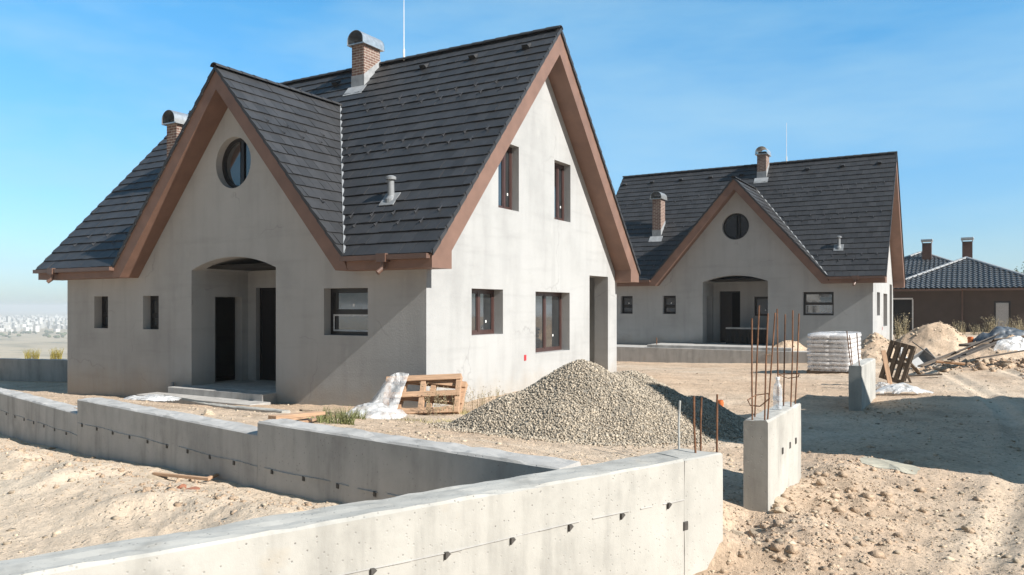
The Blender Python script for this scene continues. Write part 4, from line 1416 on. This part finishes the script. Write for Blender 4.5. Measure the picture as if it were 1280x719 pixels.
def crumple(name, u, v, sx, sy, h, mat, label, seed, cat='plastic sheet', rz=None, z=None, n=54):
    p = spot(u, v, .2)
    for _ in range(6): p = spot(u, v, gz(p[0], p[1]))
    if z is not None: p = spot(u, v, z)
    a = np.linspace(-1, 1, n); X, Y = np.meshgrid(a, a); d = np.sqrt(X ** 2 + Y ** 2)
    ang = np.arctan2(Y, X)
    edge = 1 + .28 * fbm(ang * 1.3 + seed, d * 0 + seed, 3, seed)
    k = np.clip(1 - (d / edge) ** 2, 0, 1)
    fold = 1 - np.abs(fbm(X * 2.2 + seed, Y * 2.2, 4, seed + 3))
    Z = h * k ** .6 * (.35 + .65 * fold) * (1 + .4 * fbm(X * 1.2, Y * 1.2 + seed, 2, seed + 8)) + .015
    V = np.stack([X * sx + .06 * fbm(X * 3, Y * 3, 3, seed + 20), Y * sy + .06 * fbm(X * 3, Y * 3, 3, seed + 21), Z], -1).reshape(-1, 3)
    i = np.arange(n - 1)[:, None] * n; j = np.arange(n - 1)[None]
    F = np.stack([i + j, i + j + 1, i + n + j + 1, i + n + j], -1).reshape(-1, 4)
    F = F[(d < edge).reshape(-1)[F].all(1)]
    o = np_mesh(name, V, F, mat, smooth=False)
    o.location = p; o.rotation_euler = (0, 0, YAW if rz is None else rz)
    tag(o, label, cat)
    return o
crumple('plastic_sheet', 470, 524, .55, .42, .22, 'film', 'crumpled white plastic film on the ground left of the leaning pallet', 5)
crumple('plastic_bag', 1128, 493, .62, .30, .20, 'film_white', 'white plastic bag lying by the broken pallet at the road', 9, 'plastic bag')
crumple('plastic_bag', 1104, 488, .2, .18, .16, 'film', 'bluish crumpled plastic bag against the foot of the broken pallet', 13, 'plastic bag')
crumple('plastic_sheet', 190, 502, .55, .30, .14, 'film_white', 'grey white plastic scraps at the left end of the porch kerb', 17)
crumple('tarpaulin', 1258, 432, 1.15, .8, .62, 'tarp', 'blue grey tarpaulin bundle on the rubble at the right edge', 23, 'tarpaulin', z=.70)
crumple('plastic_sheet', 1272, 441, .8, .35, .42, 'film_white', 'white sheet spread below the blue tarpaulin at the right edge', 29, z=.70)

def board(name, parent, a, b, w, t, mat, roll=0.0):
    """plank from a to b"""
    a, b = Vector(a), Vector(b); d = b - a; L = d.length; d.normalize()
    s = d.cross(Vector((0, 0, 1)));
    if s.length < .01: s = Vector((1, 0, 0))
    s.normalize(); u = s.cross(d)
    s, u = s * math.cos(roll) + u * math.sin(roll), u * math.cos(roll) - s * math.sin(roll)
    m = Matrix((d, s, u)).transposed().to_4x4(); m.translation = a
    o = MB().box((0, -w / 2, -t / 2), (L, w / 2, t / 2)).build(name, mat, parent)
    o.matrix_local = m
    return o

def make_pallet(name, L, H, T, mat, nb=3, bw=.12):
    root = empty(name)
    def bx(nm, a, b):
        o = MB().box(a, b).build(nm, mat, root); bevel(o, .004, 1); return o
    for k in range(nb):                                   # face boards, spread up the height
        z = k * (H - bw) / (nb - 1)
        bx('board', (0, 0, z), (L, .024, z + bw)); bx('board', (0, T - .024, z), (L, T, z + bw))
    for k in range(3):                                    # bearers between the two faces
        x = k * (L - .1) / 2
        bx('bearer', (x, .0245, .004), (x + .1, T - .0245, H - .004))
    return root
pl = make_pallet('pallet', 1.5, .84, .15, 'wood', 3)
p0 = spot(480, 518, .04); p1 = spot(566, 520, .04)
pl.location = (p0[0], p0[1] - .10, gz(p0[0], p0[1]) + .0)
pl.rotation_euler = (R(-36), R(-3), math.atan2(p1[1] - p0[1], p1[0] - p0[0]) + R(2))
tag(pl, 'raw pine pallet leaning on edge at the corner of the near house', 'pallet')
pl2 = make_pallet('pallet', 1.3, .80, .14, 'wood', 3)
pl2.location = (pl.location[0] + .10, pl.location[1] + .26, pl.location[2] + .0)
pl2.rotation_euler = (R(-30), R(4), pl.rotation_euler[2] - R(5))
tag(pl2, 'second pine pallet, behind the leaning one and against the house corner', 'pallet')
# film hanging over the pallet's left end
def drape():
    n, m = 26, 22
    V = []
    for i in range(n):
        for j in range(m):
            s, t = i / (n - 1), j / (m - 1)
            zz = .84 * (1 - t)
            x = -.18 + .62 * s * (1 - .15 * t) - .22 * t * (1 - s)
            z = (zz * .80 + .06 + .05 * math.sin(s * 3)) * (1 - .5 * (1 - s) ** 3)
            y = zz * .56 - .05 - .16 * t * t + .05 * math.sin(s * 11 + t * 2) * (.25 + t) + .06 * float(fbm(s * 5, t * 5, 3, 2))
            V.append((x, y, z))
    F = [(i * m + j, i * m + j + 1, (i + 1) * m + j + 1, (i + 1) * m + j) for i in range(n - 1) for j in range(m - 1)]
    mb = MB().add(V, F); o = mb.build('plastic_film', 'film')
    o.location = pl.location; o.rotation_euler = (0, 0, pl.rotation_euler[2])
    tag(o, 'clear crumpled film draped over the left end of the leaning pine pallet', 'plastic sheet')
drape()

# broken pallet by the road
q = spot(1103, 484, .2)
pb_ = make_pallet('pallet', .95, .56, .16, 'wood_old', 4, .085)
pb_.location = (q[0], q[1] + .1, q[2] + .03); pb_.rotation_euler = (R(-18), R(-74), YAW + R(-22))
pb_.location = (q[0] + .42, q[1] + .2, q[2] + .05)
tag(pb_, 'weathered broken pallet standing on end beside the second gate wall', 'pallet')

def plank(a, b, w, t, mat, label, group=None, roll=0, cat='plank'):
    o = board('plank', None, a, b, w, t, mat, roll); bevel(o, .003, 1)
    tag(o, label, cat, group); return o
def gpt(u, v, lift=.0):
    p = spot(u, v, .1)
    for _ in range(6): p = spot(u, v, gz(p[0], p[1]) + lift)
    return p
plank(gpt(340, 522, .12), gpt(402, 516, .20), .13, .04, 'wood', 'widest pine offcut, on top of the plank pile by the porch')
plank(gpt(334, 528, .05), gpt(404, 518, .13), .09, .035, 'wood', 'long pine plank at the front of the plank pile by the porch')
plank(gpt(366, 530, .06), gpt(416, 520, .10), .06, .03, 'wood', 'thin pine batten sticking out in front of the plank pile')
plank(gpt(376, 513, .16), gpt(432, 518, .05), .09, .03, 'wood_old', 'grey board reaching right from the plank pile to the weeds')
plank(gpt(192, 592, .04), gpt(262, 599, .05), .035, .03, 'wood', 'long yellow stick lying in the pit before the stepped wall')
plank(gpt(258, 599, .03), gpt(284, 589, .06), .035, .03, 'wood', 'short yellow stick pointing to the stepped wall in the pit')
rock(226, 611, .07, 'left of two reddish stones below the yellow stick in the pit', 'brick_rubble')
rock(242, 612, .07, 'right of two reddish stones below the yellow stick in the pit', 'brick_rubble')
rock(200, 598, .11, 'round pale rock at the left end of the yellow stick')
rock(10, 590, .10, 'white slab stone at the left edge of the pit', sq=.35)
# dark boards on the debris bank
bk = [((1188, 452), (1232, 432)), ((1196, 450), (1250, 428)), ((1204, 446), (1256, 424)), ((1192, 444), (1246, 420))]
for k, (a, b_) in enumerate(bk):
    lab = ['lowest blackened board sliding off the rubble bank', 'blackened board second from the bottom on the rubble bank', 'blackened board reaching farthest right on the rubble bank', 'topmost blackened board of the rubble bank'][k]
    A = at_depth(a[0], a[1] - 2, 21.6 + .2 * k); Bq = at_depth(b_[0], b_[1] - 1, 23.6 + .3 * k)
    plank(A, Bq, .17, .04, 'wood_black', lab, roll=.2 * k)
plank(gpt(1136, 470, .05), gpt(1178, 468, .08), .18, .035, 'wood_old', 'weathered board lying flat before the tipped trough')
_b = gpt(1114, 487); _z = (_b - CAM) @ FW
plank(_b, at_depth(1104, 438, _z + .2), .10, .03, 'wood', 'split raw board leaning upright against the broken pallet', roll=.5)
_b = gpt(1138, 478); _z = (_b - CAM) @ FW
plank(_b, at_depth(1118, 432, _z - .1), .12, .035, 'wood_old', 'dark board leaning left across the broken pallet', roll=.4)
_b = gpt(1150, 468); _z = (_b - CAM) @ FW
plank(_b, at_depth(1132, 448, _z - .3), .12, .035, 'wood_old', 'weathered board leaning on the broken pallet')
plank(at_depth(1206, 432, 23.8), at_depth(1264, 424, 24.8), .40, .07, 'wood_old', 'wide pale grey panel lying on the rubble under the tarpaulin')
# tipped mortar trough
def trough():
    p = gpt(1148, 460, .0)
    root = empty('mortar_trough', p, YAW + R(15))
    mb = MB()
    a = [(-.42, -.26, .0), (.42, -.26, 0), (.42, .26, 0), (-.42, .26, 0)]
    o_ = [(-.52, -.36, .34), (.52, -.36, .34), (.52, .36, .34), (-.52, .36, .34)]
    i_ = [(-.50, -.34, .335), (.50, -.34, .335), (.50, .34, .335), (-.50, .34, .335)]
    ib = [(-.40, -.24, .02), (.40, -.24, .02), (.40, .24, .02), (-.40, .24, .02)]
    vs = a + o_ + i_ + ib
    fs = [(0, 3, 2, 1), (12, 13, 14, 15)]
    for k in range(4):
        j = (k + 1) % 4
        fs += [(k, j, 4 + j, 4 + k), (4 + k, 4 + j, 8 + j, 8 + k), (8 + k, 8 + j, 12 + j, 12 + k)]
    m = Matrix.Translation((0.05, 0, .2)) @ Matrix.Rotation(R(-28), 4, 'Y') @ Matrix.Rotation(R(62), 4, 'X')
    mb.add([tuple((m @ Vector(v)) * .75) for v in vs], fs)
    mb.build('trough_body', 'pipe_grey', root)
    MB().tube((-.55, -.35, .85), (.55, -.45, .12), .018, 8).build('handle', 'tie', root)
    tag(root, 'grey mortar trough tipped on its side before the tall earth heap', 'trough')
trough()
pipe_stub(1213, 447, .09, .75, 'upright orange drain pipe beside the tall earth heap')
crumple('plastic_sheet', 1126, 452, .22, .2, .5, 'film_white', 'pale sack standing between broken pallet and trough', 41, 'sack')
for k, (u, v, s, l) in enumerate([(1216, 449, .20, 'pale boulder under the middle of the blackened boards'), (1232, 455, .24, 'large tan boulder at the front of the rubble bank, below the boards'), (1264, 430, .26, 'round pale boulder under the white sheet at the right edge'),
        (1262, 458, .2, 'tan boulder at the foot of the rubble bank, near the right edge'), (1182, 454, .18, 'grey boulder left of the lowest blackened board'), (1244, 461, .13, 'small stone before the two tan boulders'),
        (1168, 462, .14, 'tan stone between trough and blackened boards'), (1140, 456, .17, 'tan stone beside the tipped trough')]):
    rock(u, v, s, l)
for k, (u, v, s, l) in enumerate([(968, 626, .10, 'big pale rock leaning on the right face of the rebar gate wall'), (975, 640, .08, 'pale rock just below the big one at the rebar gate wall'), (1016, 586, .06, 'reddish tan rock on the spoil right of the rebar gate wall'),
        (1037, 588, .07, 'pale angular rock on the spoil right of the rebar gate wall'), (1021, 673, .07, 'whitish rock in the wheel rut in front of the spoil'), (918, 668, .10, 'pale rock in the gap between the two concrete wall ends'), (992, 692, .05, 'grey stone at the dark end of the wheel rut'),
        (1062, 576, .05, 'flat white stone at the edge of the road shadow'), (1140, 637, .035, 'flat pale stone alone in the middle of the road'), (1210, 660, .05, 'flat pale stone in the road left of the frame edge'), (1272, 627, .05, 'white stone at the right edge of the road'),
        (1072, 674, .05, 'half buried pale stone near the bottom of the road'), (945, 665, .08, 'tan rock at the foot of the rebar gate wall front'), (930, 688, .07, 'brown clod between wall end and gate wall in the foreground')]):
    rock(u, v, s, l, sq=.6)

# kerb before the porch
ka, kb = np.array([-6.18, -1.79]), np.array([-1.16, -2.77])
ko = cast_wall('garden_kerb', kb, ka, .18, gz(*kb) + .13, -.6, 'concrete', None, 91, side=1, ztop2=gz(*ka) + .13)
tag(ko, 'low pale concrete kerb in front of the porch steps', 'kerb')
rock(262, 520, .12, 'white broken block on the earth between kerb and stepped wall')

def rubble():
    n = 420; u = rng.uniform(1138, 1300, n); v = 455 + rng.normal(0, 5.5, n) + 3 * np.sin(u * .05)
    P = []
    for a, b in zip(u, v):
        p = gpt(a, b); P.append((p[0], p[1], p[2] + .02))
    S = np.minimum(.022 + .03 * rng.pareto(2.2, n), .15)
    V, F = scatter(np.array(P) , S, CUBES, (1.1, 1, .8))
    o = np_mesh('rubble', V, F, 'ground')
    tag(o, 'scattered pale building rubble in front of the earth heaps on the right', 'rubble', kind='stuff')
rubble()
for k, (a, za, b_, zb_, w_, m_, l_) in enumerate([((1150, 458), 21.5, (1196, 440), 23, .14, 'wood_old', 'weathered plank slanting up behind the lowest blackened board'),
        ((1222, 448), 22.5, (1282, 438), 23, .16, 'wood_black', 'long dark beam along the foot of the white sheet'), ((1170, 452), 21.8, (1206, 455), 21.6, .10, 'wood', 'short raw batten among the rubble before the boards'),
        ((1240, 427), 24, (1290, 421), 24.5, .22, 'wood_old', 'broad weathered board under the white sheet near the right edge')]):
    plank(at_depth(a[0], a[1], za), at_depth(b_[0], b_[1], zb_), w_, .04, m_, l_, roll=.25 * k)

# cement spill on the road
def spill():
    n = 40; c = spot(1112, 588, .22)
    V, F = [], []
    for i in range(n):
        t = 2 * math.pi * i / n
        r = 1 + .35 * float(fbm(math.cos(t) * 1.5, math.sin(t) * 1.5, 3, 8))
        for k in (1.0, .5):
            pu = c[:2] + (RT[:2] * math.cos(t) * .26 + FW[:2] * math.sin(t) * .34) * r * k
            V.append((pu[0], pu[1], gz(pu[0], pu[1]) + (.006 if k == 1 else .018)))
    ce = len(V); V.append((c[0], c[1], gz(c[0], c[1]) + .016))
    for i in range(n):
        j = (i + 1) % n
        F += [(2 * i, 2 * j, 2 * j + 1, 2 * i + 1), (2 * i + 1, 2 * j + 1, ce)]
    o = MB().add(V, F).build('cement_spill', 'wet')
    tag(o, 'grey green patch of spilled cement slurry on the road beside the long shadow', 'spill')
spill()

# ------------------------------------------------------------------ weeds
def tuft(name, u, v, n, h, spread, mat, label, lean=.35, w=.008, leaves=0, z=None, cat='weeds', group=None, y_sq=1.0):
    p = spot(u, v, .1)
    for _ in range(6): p = spot(u, v, gz(p[0], p[1]))
    if z is not None: p = spot(u, v, z)
    g = random.Random(int(u * 31 + v))
    mb = MB()
    for k in range(n):
        r = spread * math.sqrt(g.random()); t = g.uniform(0, 6.28)
        b = Vector((r * math.cos(t), r * math.sin(t) * y_sq, -.02))
        hh = h * g.uniform(.45, 1.05); l = Vector((g.gauss(0, lean), g.gauss(0, lean), 0)) * hh
        pts = [b, b + l * .3 + Vector((0, 0, hh * .5)), b + l + Vector((0, 0, hh))]
        ww = w * g.uniform(.6, 1.3); s = Vector((math.cos(t), math.sin(t), 0)) * ww; s2 = Vector((-math.sin(t), math.cos(t), 0)) * ww
        mb.add([pts[0] - s, pts[0] + s, pts[1] + s * .7, pts[1] - s * .7, pts[2]], [(0, 1, 2, 3), (3, 2, 4)])
        for q_ in range(leaves):
            f = g.uniform(.25, 1.0); c = pts[0].lerp(pts[1], f * 2) if f < .5 else pts[1].lerp(pts[2], f * 2 - 1)
            d = Vector((g.uniform(-1, 1), g.uniform(-1, 1), g.uniform(-.2, .8))).normalized(); e = d.orthogonal().normalized()
            L_ = h * g.uniform(.03, .07); mb.add([c, c + d * L_ * .5 + e * L_ * .25, c + d * L_, c + d * L_ * .5 - e * L_ * .25], [(0, 1, 2, 3)])
    o = mb.build(name, mat, fix=False); o.location = p
    tag(o, label, cat, group)
tuft('weed_clump', 418, 532, 240, .26, .30, 'grass', 'green weed clump left of the white plastic film', .5, .007, 5, y_sq=.7)
tuft('weed_clump', 436, 526, 160, .22, .25, 'grass', 'smaller green weed clump behind the plastic film', .5, .007, 4)
tuft('weed_clump', 553, 519, 40, .62, .30, 'weed', 'tall dry stalks right of the leaning pallet by the white wall', .16, .004, 9)
tuft('weed_clump', 585, 512, 45, .55, .35, 'weed', 'dry stalks at the white wall below the small window', .18, .004, 9)
tuft('weed_clump', 615, 508, 36, .50, .30, 'weed', 'dry stalks between the white wall and the gravel heap', .18, .004, 9)
tuft('grass_patch', 545, 530, 420, .10, .75, 'drygrass', 'short straw coloured grass in front of the white wall corner', .7, .006, 0, cat='grass', y_sq=.5)
tuft('grass_patch', 600, 517, 320, .10, .7, 'drygrass', 'short straw coloured grass beside the left foot of the gravel heap', .7, .006, 0, cat='grass', y_sq=.5)
tuft('shrub', 40, 449, 160, 1.0, .55, 'bush', 'yellow green shrub behind the boundary wall, farther left', .25, .012, 12, z=None, cat='shrub')
tuft('shrub', 70, 449, 150, .95, .42, 'bush', 'yellow shrub behind the boundary wall, next to the house corner', .25, .012, 12, cat='shrub')
for k, (u, v, h, sp, n, l) in enumerate([(1127, 418, 1.45, .35, 60, 'tallest dry weed, at the corner of the farther house'), (1200, 412, .9, .3, 40, 'dry weed rising behind the peak of the tall earth heap'),
        (1222, 413, .75, .35, 40, 'dry weed in front of the brown wall, right of the tall earth heap'), (1240, 412, 1.2, .35, 45, 'tall dry weed left of the curtained window'),
        (1265, 412, 1.0, .4, 45, 'dry weed right of the curtained window'), (1277, 410, 1.1, .3, 40, 'dry weed at the right edge before the brown house')]):
    tuft('weed_clump', u, v + 6, n, h, sp, 'weed', l, .2, .012, 10)

# ------------------------------------------------------------------ the brown house
def brown_house():
    bx, by, bz = 9.2, 45.0, .3
    root = empty('bungalow', (bx, by, bz))
    ez = 2.85; hw = 5.0
    wl = MB()
    wf = [(-4.5, -.3), (4.5, -.3), (4.5, ez), (-4.5, ez)]
    dw = rect(1.55, .05, 2.45, 2.15); ow = rect(-4.3, .1, -3.1, 2.25)
    wall_with_holes(wl, wf, [(dw, .2), (ow, .5)], lambda p: (p[0], .6, p[1]), (0, 1, 0))
    wl.add([(-4.5, .6, -.3), (-4.5, 12, -.3), (-4.5, 12, ez), (-4.5, .6, ez), (4.5, .6, -.3), (4.5, 12, -.3), (4.5, 12, ez), (4.5, .6, ez)], [(0, 1, 2, 3), (4, 5, 6, 7), (1, 5, 6, 2)])
    wl.box((-9, 8, -.3), (-4.52, 16, ez))
    wl.build('wall', 'brownwall', root, fix=False)
    MB().box((-4.45, 1.2, .1), (-3, 1.25, 2.3)).build('door', 'frame_dark', root)
    MB().box((-4.3, .55, 2.27), (-3.05, .597, 2.37)).build('lintel', 'white_pvc', root)
    MB().box((-3.1, .55, .1), (-3.02, .597, 2.268)).build('door_post', 'white_pvc', root)
    fr = window('window', root, (1.55, .6, .05), (1, 0, 0), (0, 1, 0), .9, 2.1, .12, 'frame_dark')
    cu = MB()
    for k in range(10): cu.box((1.66 + k * .068, .745 - .006 * (k % 2), .2), (1.66 + k * .068 + .064, .75 - .006 * (k % 2), 2.0))
    cu.build('curtain', 'tape', fr)
    # eaves
    ev = MB(); ev.box((-hw - .1, -.1, ez - .02), (hw + .1, 12.5, ez + .1)); ev.build('eaves', 'gutter', root)
    MB().tube((-.2, .5, -.2), (-.2, .5, ez), .05, 10).build('downpipe', 'gutter', root)
    # roof planes with rolled tiles
    def tiles(O, U, Vv, Lu, Lv, cuts):
        O, U, Vv = Vector(O), Vector(U).normalized(), Vector(Vv).normalized(); Nn = U.cross(Vv)
        if Nn.z < 0: Nn = -Nn
        per, ga = .30, .36
        nu = int(Lu / (per / 6)); nv = int(Lv / ga)
        bm = bmesh.new()
        for r in range(nv + 1):
            row = []
            for vv, hh in ((r * ga, .05), ((r + 1) * ga + .01, .0)):
                row.append([bm.verts.new(O + U * (i * per / 6) + Vv * vv + Nn * (hh + .035 * math.sin(i * math.pi / 3) + .035)) for i in range(nu + 1)])
            low = [bm.verts.new(O + U * (i * per / 6) + Vv * (r * ga) + Nn * (.0)) for i in range(nu + 1)]
            for i in range(nu):
                bm.faces.new((row[0][i], row[0][i + 1], row[1][i + 1], row[1][i])); bm.faces.new((low[i], low[i + 1], row[0][i + 1], row[0][i]))
        for co, no in cuts: cut(bm, co, no)
        return bm
    T = .44
    full_ = bmesh.new()
    z0 = ez + .1
    apx = Vector((0, hw, z0 + hw * T))
    join_bm(full_, tiles((-hw, 0, z0), (1, 0, 0), (0, 1, T), 2 * hw, hw * 1.1, [((0, 0, 0), (0, 1, 0)), ((-hw, 0, 0), (1, -1, 0)), ((hw, 0, 0), (-1, -1, 0))]))
    join_bm(full_, tiles((-hw, 0, z0), (0, 1, 0), (1, 0, T), 11, hw * 1.1, [((-hw, 0, 0), (-1, 1, 0)), ((0, 0, 0), (-1, 0, 0))]))
    join_bm(full_, tiles((hw, 0, z0), (0, 1, 0), (-1, 0, T), 11, hw * 1.1, [((hw, 0, 0), (1, 1, 0)), ((0, 0, 0), (1, 0, 0))]))
    # main roof behind
    c = Vector((-3.2, 14, 0)); h2 = 7.4
    zb = z0
    for U_, V_, O_, cuts in (((1, 0, 0), (0, 1, T), (c.x - h2, c.y - h2, zb), [((c.x - h2, c.y - h2, 0), (1, -1, 0)), ((c.x + h2, c.y - h2, 0), (-1, -1, 0))]),
                             ((0, 1, 0), (-1, 0, T), (c.x + h2, c.y - h2, zb), [((c.x + h2, c.y - h2, 0), (1, 1, 0)), ((c.x + h2, c.y + h2, 0), (1, -1, 0))]),
                             ((0, 1, 0), (1, 0, T), (c.x - h2, c.y - h2, zb), [((c.x - h2, c.y - h2, 0), (-1, 1, 0)), ((c.x - h2, c.y + h2, 0), (-1, -1, 0))])):
        join_bm(full_, tiles(O_, U_, V_, 2 * h2, h2 * 1.1, cuts))
    me = bpy.data.meshes.new('roof'); full_.to_mesh(me); full_.free()
    rf = link('roof', me, 'tile_glazed', root)
    ap2 = c + Vector((0, 0, zb + h2 * T))
    for a, b_ in (((-hw, 0, z0), apx), ((hw, 0, z0), apx), (apx, (0, 9, apx.z)), ((c.x - h2, c.y - h2, zb), ap2), ((c.x + h2, c.y - h2, zb), ap2)):
        cap = MB(); ridge_caps(cap, Vector(a) + Vector((0, 0, .07)), Vector(b_) + Vector((0, 0, .07)), .13, .4); cap.build('ridge_cap', 'lead', rf)
    for x, y, zt in ((-2.75, 12.6, 6.85), (.05, 9.0, 6.6)):
        ch = MB().box((x - .33, y - .3, 4.2), (x + .33, y + .3, zt)).build('chimney', 'brick_plain', root)
        cc = MB().box((x - .42, y - .4, zt + .12), (x + .42, y + .4, zt + .30))
        for sx in (-.38, .3):
            for sy in (-.35, .27): cc.box((x + sx, y + sy, zt), (x + sx + .08, y + sy + .08, zt + .12))
        bevel(cc.build('chimney_cap', 'galv', ch), .05, 3)
    tag(root, 'low brown bungalow with a glossy hipped tile roof behind the earth heaps', 'house')
brown_house()

# the neighbour across the road whose shadow lies on it
def neighbour():
    x0, x1, ys, yn = 13.6, 21.0, -2.9, 5.2
    root = empty('neighbour_house', (x0, ys, .3))
    h1, h2 = 6.2, 3.0
    lp = [(0, -.6), (yn - ys, -.6), (yn - ys, h2), (.8, h1), (0, 2.3)]
    wl = MB()
    hs = [(rect(1.2, 1.0, 2.4, 2.3), .2), (rect(5.5, 1.0, 7.0, 2.3), .2)]
    wall_with_holes(wl, lp, hs, lambda p: (0, p[0], p[1]), (1, 0, 0))
    wl.add([(x1 - x0,) + p for p in lp], cdt(lp, []))
    for (ya, za), (yb, zb) in (((0, -.6), (0, 2.3)), ((yn - ys, -.6), (yn - ys, h2))):
        wl.add([(0, ya, za), (x1 - x0, ya, za), (x1 - x0, yb, zb), (0, yb, zb)], [(0, 1, 2, 3)])
    wl.build('wall', 'plaster', root, fix=False)
    for h_, _ in hs:
        window('window', root, (0, h_[0][0], 1.0), (0, 1, 0), (1, 0, 0), h_[1][0] - h_[0][0], 1.3, .15, 'frame', mull=((h_[1][0] - h_[0][0]) / 2,))
    rf = MB().prism([(-.02, 2.3), (.8, h1 + .01), (yn - ys + .3, h2 - .11), (yn - ys + .3, h2 + .1), (.76, h1 + .23), (-.2, 2.3)], -.2, x1 - x0 + .2, 'x')
    rf.build('roof', 'tile', root)
    tag(root, 'neighbouring house beyond the right edge that throws the long shadow over the road', 'house')
neighbour()

# ------------------------------------------------------------------ far city and trees
def city():
    V, F = [], []; mb = MB()
    for k in range(3600):
        Z = 1780 + 2500 * random.random() ** .9
        u = random.uniform(-380, 330)
        lat = (u - 640) / FPX * Z
        dens = float(fbm(np.array([u * .012]), np.array([Z * .002]), 3, 70)[0])
        if dens < random.uniform(-.7, .25): continue
        x = CAM[0] + FW[0] * Z + RT[0] * lat; y = CAM[1] + FW[1] * Z + RT[1] * lat
        w, d, h = random.uniform(6, 15), random.uniform(6, 14), random.choice([5, 6, 8, 9, 11, 14]) * random.uniform(.8, 1.2)
        if random.random() < .03: h *= 1.8
        a = random.uniform(-.3, .3)
        mb.box((-w / 2, -d / 2, -3), (w / 2, d / 2, h), Matrix.Translation((x, y, -58)) @ Matrix.Rotation(a, 4, 'Z'))
    o = mb.build('distant_city', 'city', fix=False)
    tag(o, 'pale hazy city of low blocks spread over the far plain', 'city', kind='stuff')
    # belts of trees on the plain
    P, S = [], []
    for k in range(1500):
        Z = random.choice([random.uniform(1120, 1200), random.uniform(1450, 1800), random.uniform(1800, 3200)]); u = random.uniform(-300, 330); lat = (u - 640) / FPX * Z
        if fbm(np.array([u * .03]), np.array([Z * .004]), 3, 90)[0] < random.uniform(-.1, .5): continue
        P.append((CAM[0] + FW[0] * Z + RT[0] * lat, CAM[1] + FW[1] * Z + RT[1] * lat, -56)); S.append(random.uniform(2.5, 6))
    V, F = scatter(np.array(P), np.array(S), LUMPS)
    o = np_mesh('distant_trees', V, F, 'leaf')
    tag(o, 'dark tree belts on the far plain', 'trees', kind='stuff')
city()

def tree(u, Z, h, label):
    base = at_depth(u, 400, Z); base[2] = gz(base[0], base[1])
    root = empty('tree', base)
    tr = MB().tube((0, 0, -.3), (.1, 0, h * .55), .14, 9, .07)
    g = random.Random(int(u))
    tips = []
    for k in range(12):
        t = g.uniform(0, 6.28); s = Vector((.1, 0, h * g.uniform(.3, .55))); e = s + Vector((math.cos(t), math.sin(t), .9)) * h * g.uniform(.18, .32)
        tr.tube(s, e, .05, 6, .015); tips += [e, s.lerp(e, .6)]
    tr.build('trunk', 'trunk', root)
    cr = MB()
    for k in range(3000):
        c = g.choice(tips) + Vector((g.gauss(0, 1), g.gauss(0, 1), g.gauss(0, .8))) * h * .09
        d = Vector((g.gauss(0, 1), g.gauss(0, 1), g.gauss(0, 1))).normalized(); e = d.orthogonal().normalized(); L_ = g.uniform(.07, .13)
        cr.add([c - d * L_, c + e * L_ * .6, c + d * L_, c - e * L_ * .6], [(0, 1, 2, 3)])
    cr.build('crown', 'leaf', root, fix=False)
    tag(root, label, 'tree')
tree(1285, 68, 5.6, 'dark tree top at the right edge behind the brown bungalow')

# ------------------------------------------------------------------ air
def haze():
    mb = MB().box((-9000, -9000, -60), (9000, 9000, 14))
    m = bpy.data.materials.new('haze_air'); m.use_nodes = True; nt = m.node_tree
    nt.nodes.remove(nt.nodes['Principled BSDF'])
    v = nt.nodes.new('ShaderNodeVolumePrincipled')
    v.inputs['Color'].default_value = (.90, .94, .98, 1); v.inputs['Density'].default_value = 3.1e-4; v.inputs['Anisotropy'].default_value = .2
    nt.links.new(v.outputs[0], nt.nodes['Material Output'].inputs['Volume'])
    o = mb.build('haze', m)
    tag(o, 'thin pale haze over the plain', 'haze', kind='stuff')
haze()

sc.cycles.use_denoising = True
sc.cycles.max_bounces = 8
sc.cycles.volume_bounces = 2
sc.cycles.transparent_max_bounces = 12
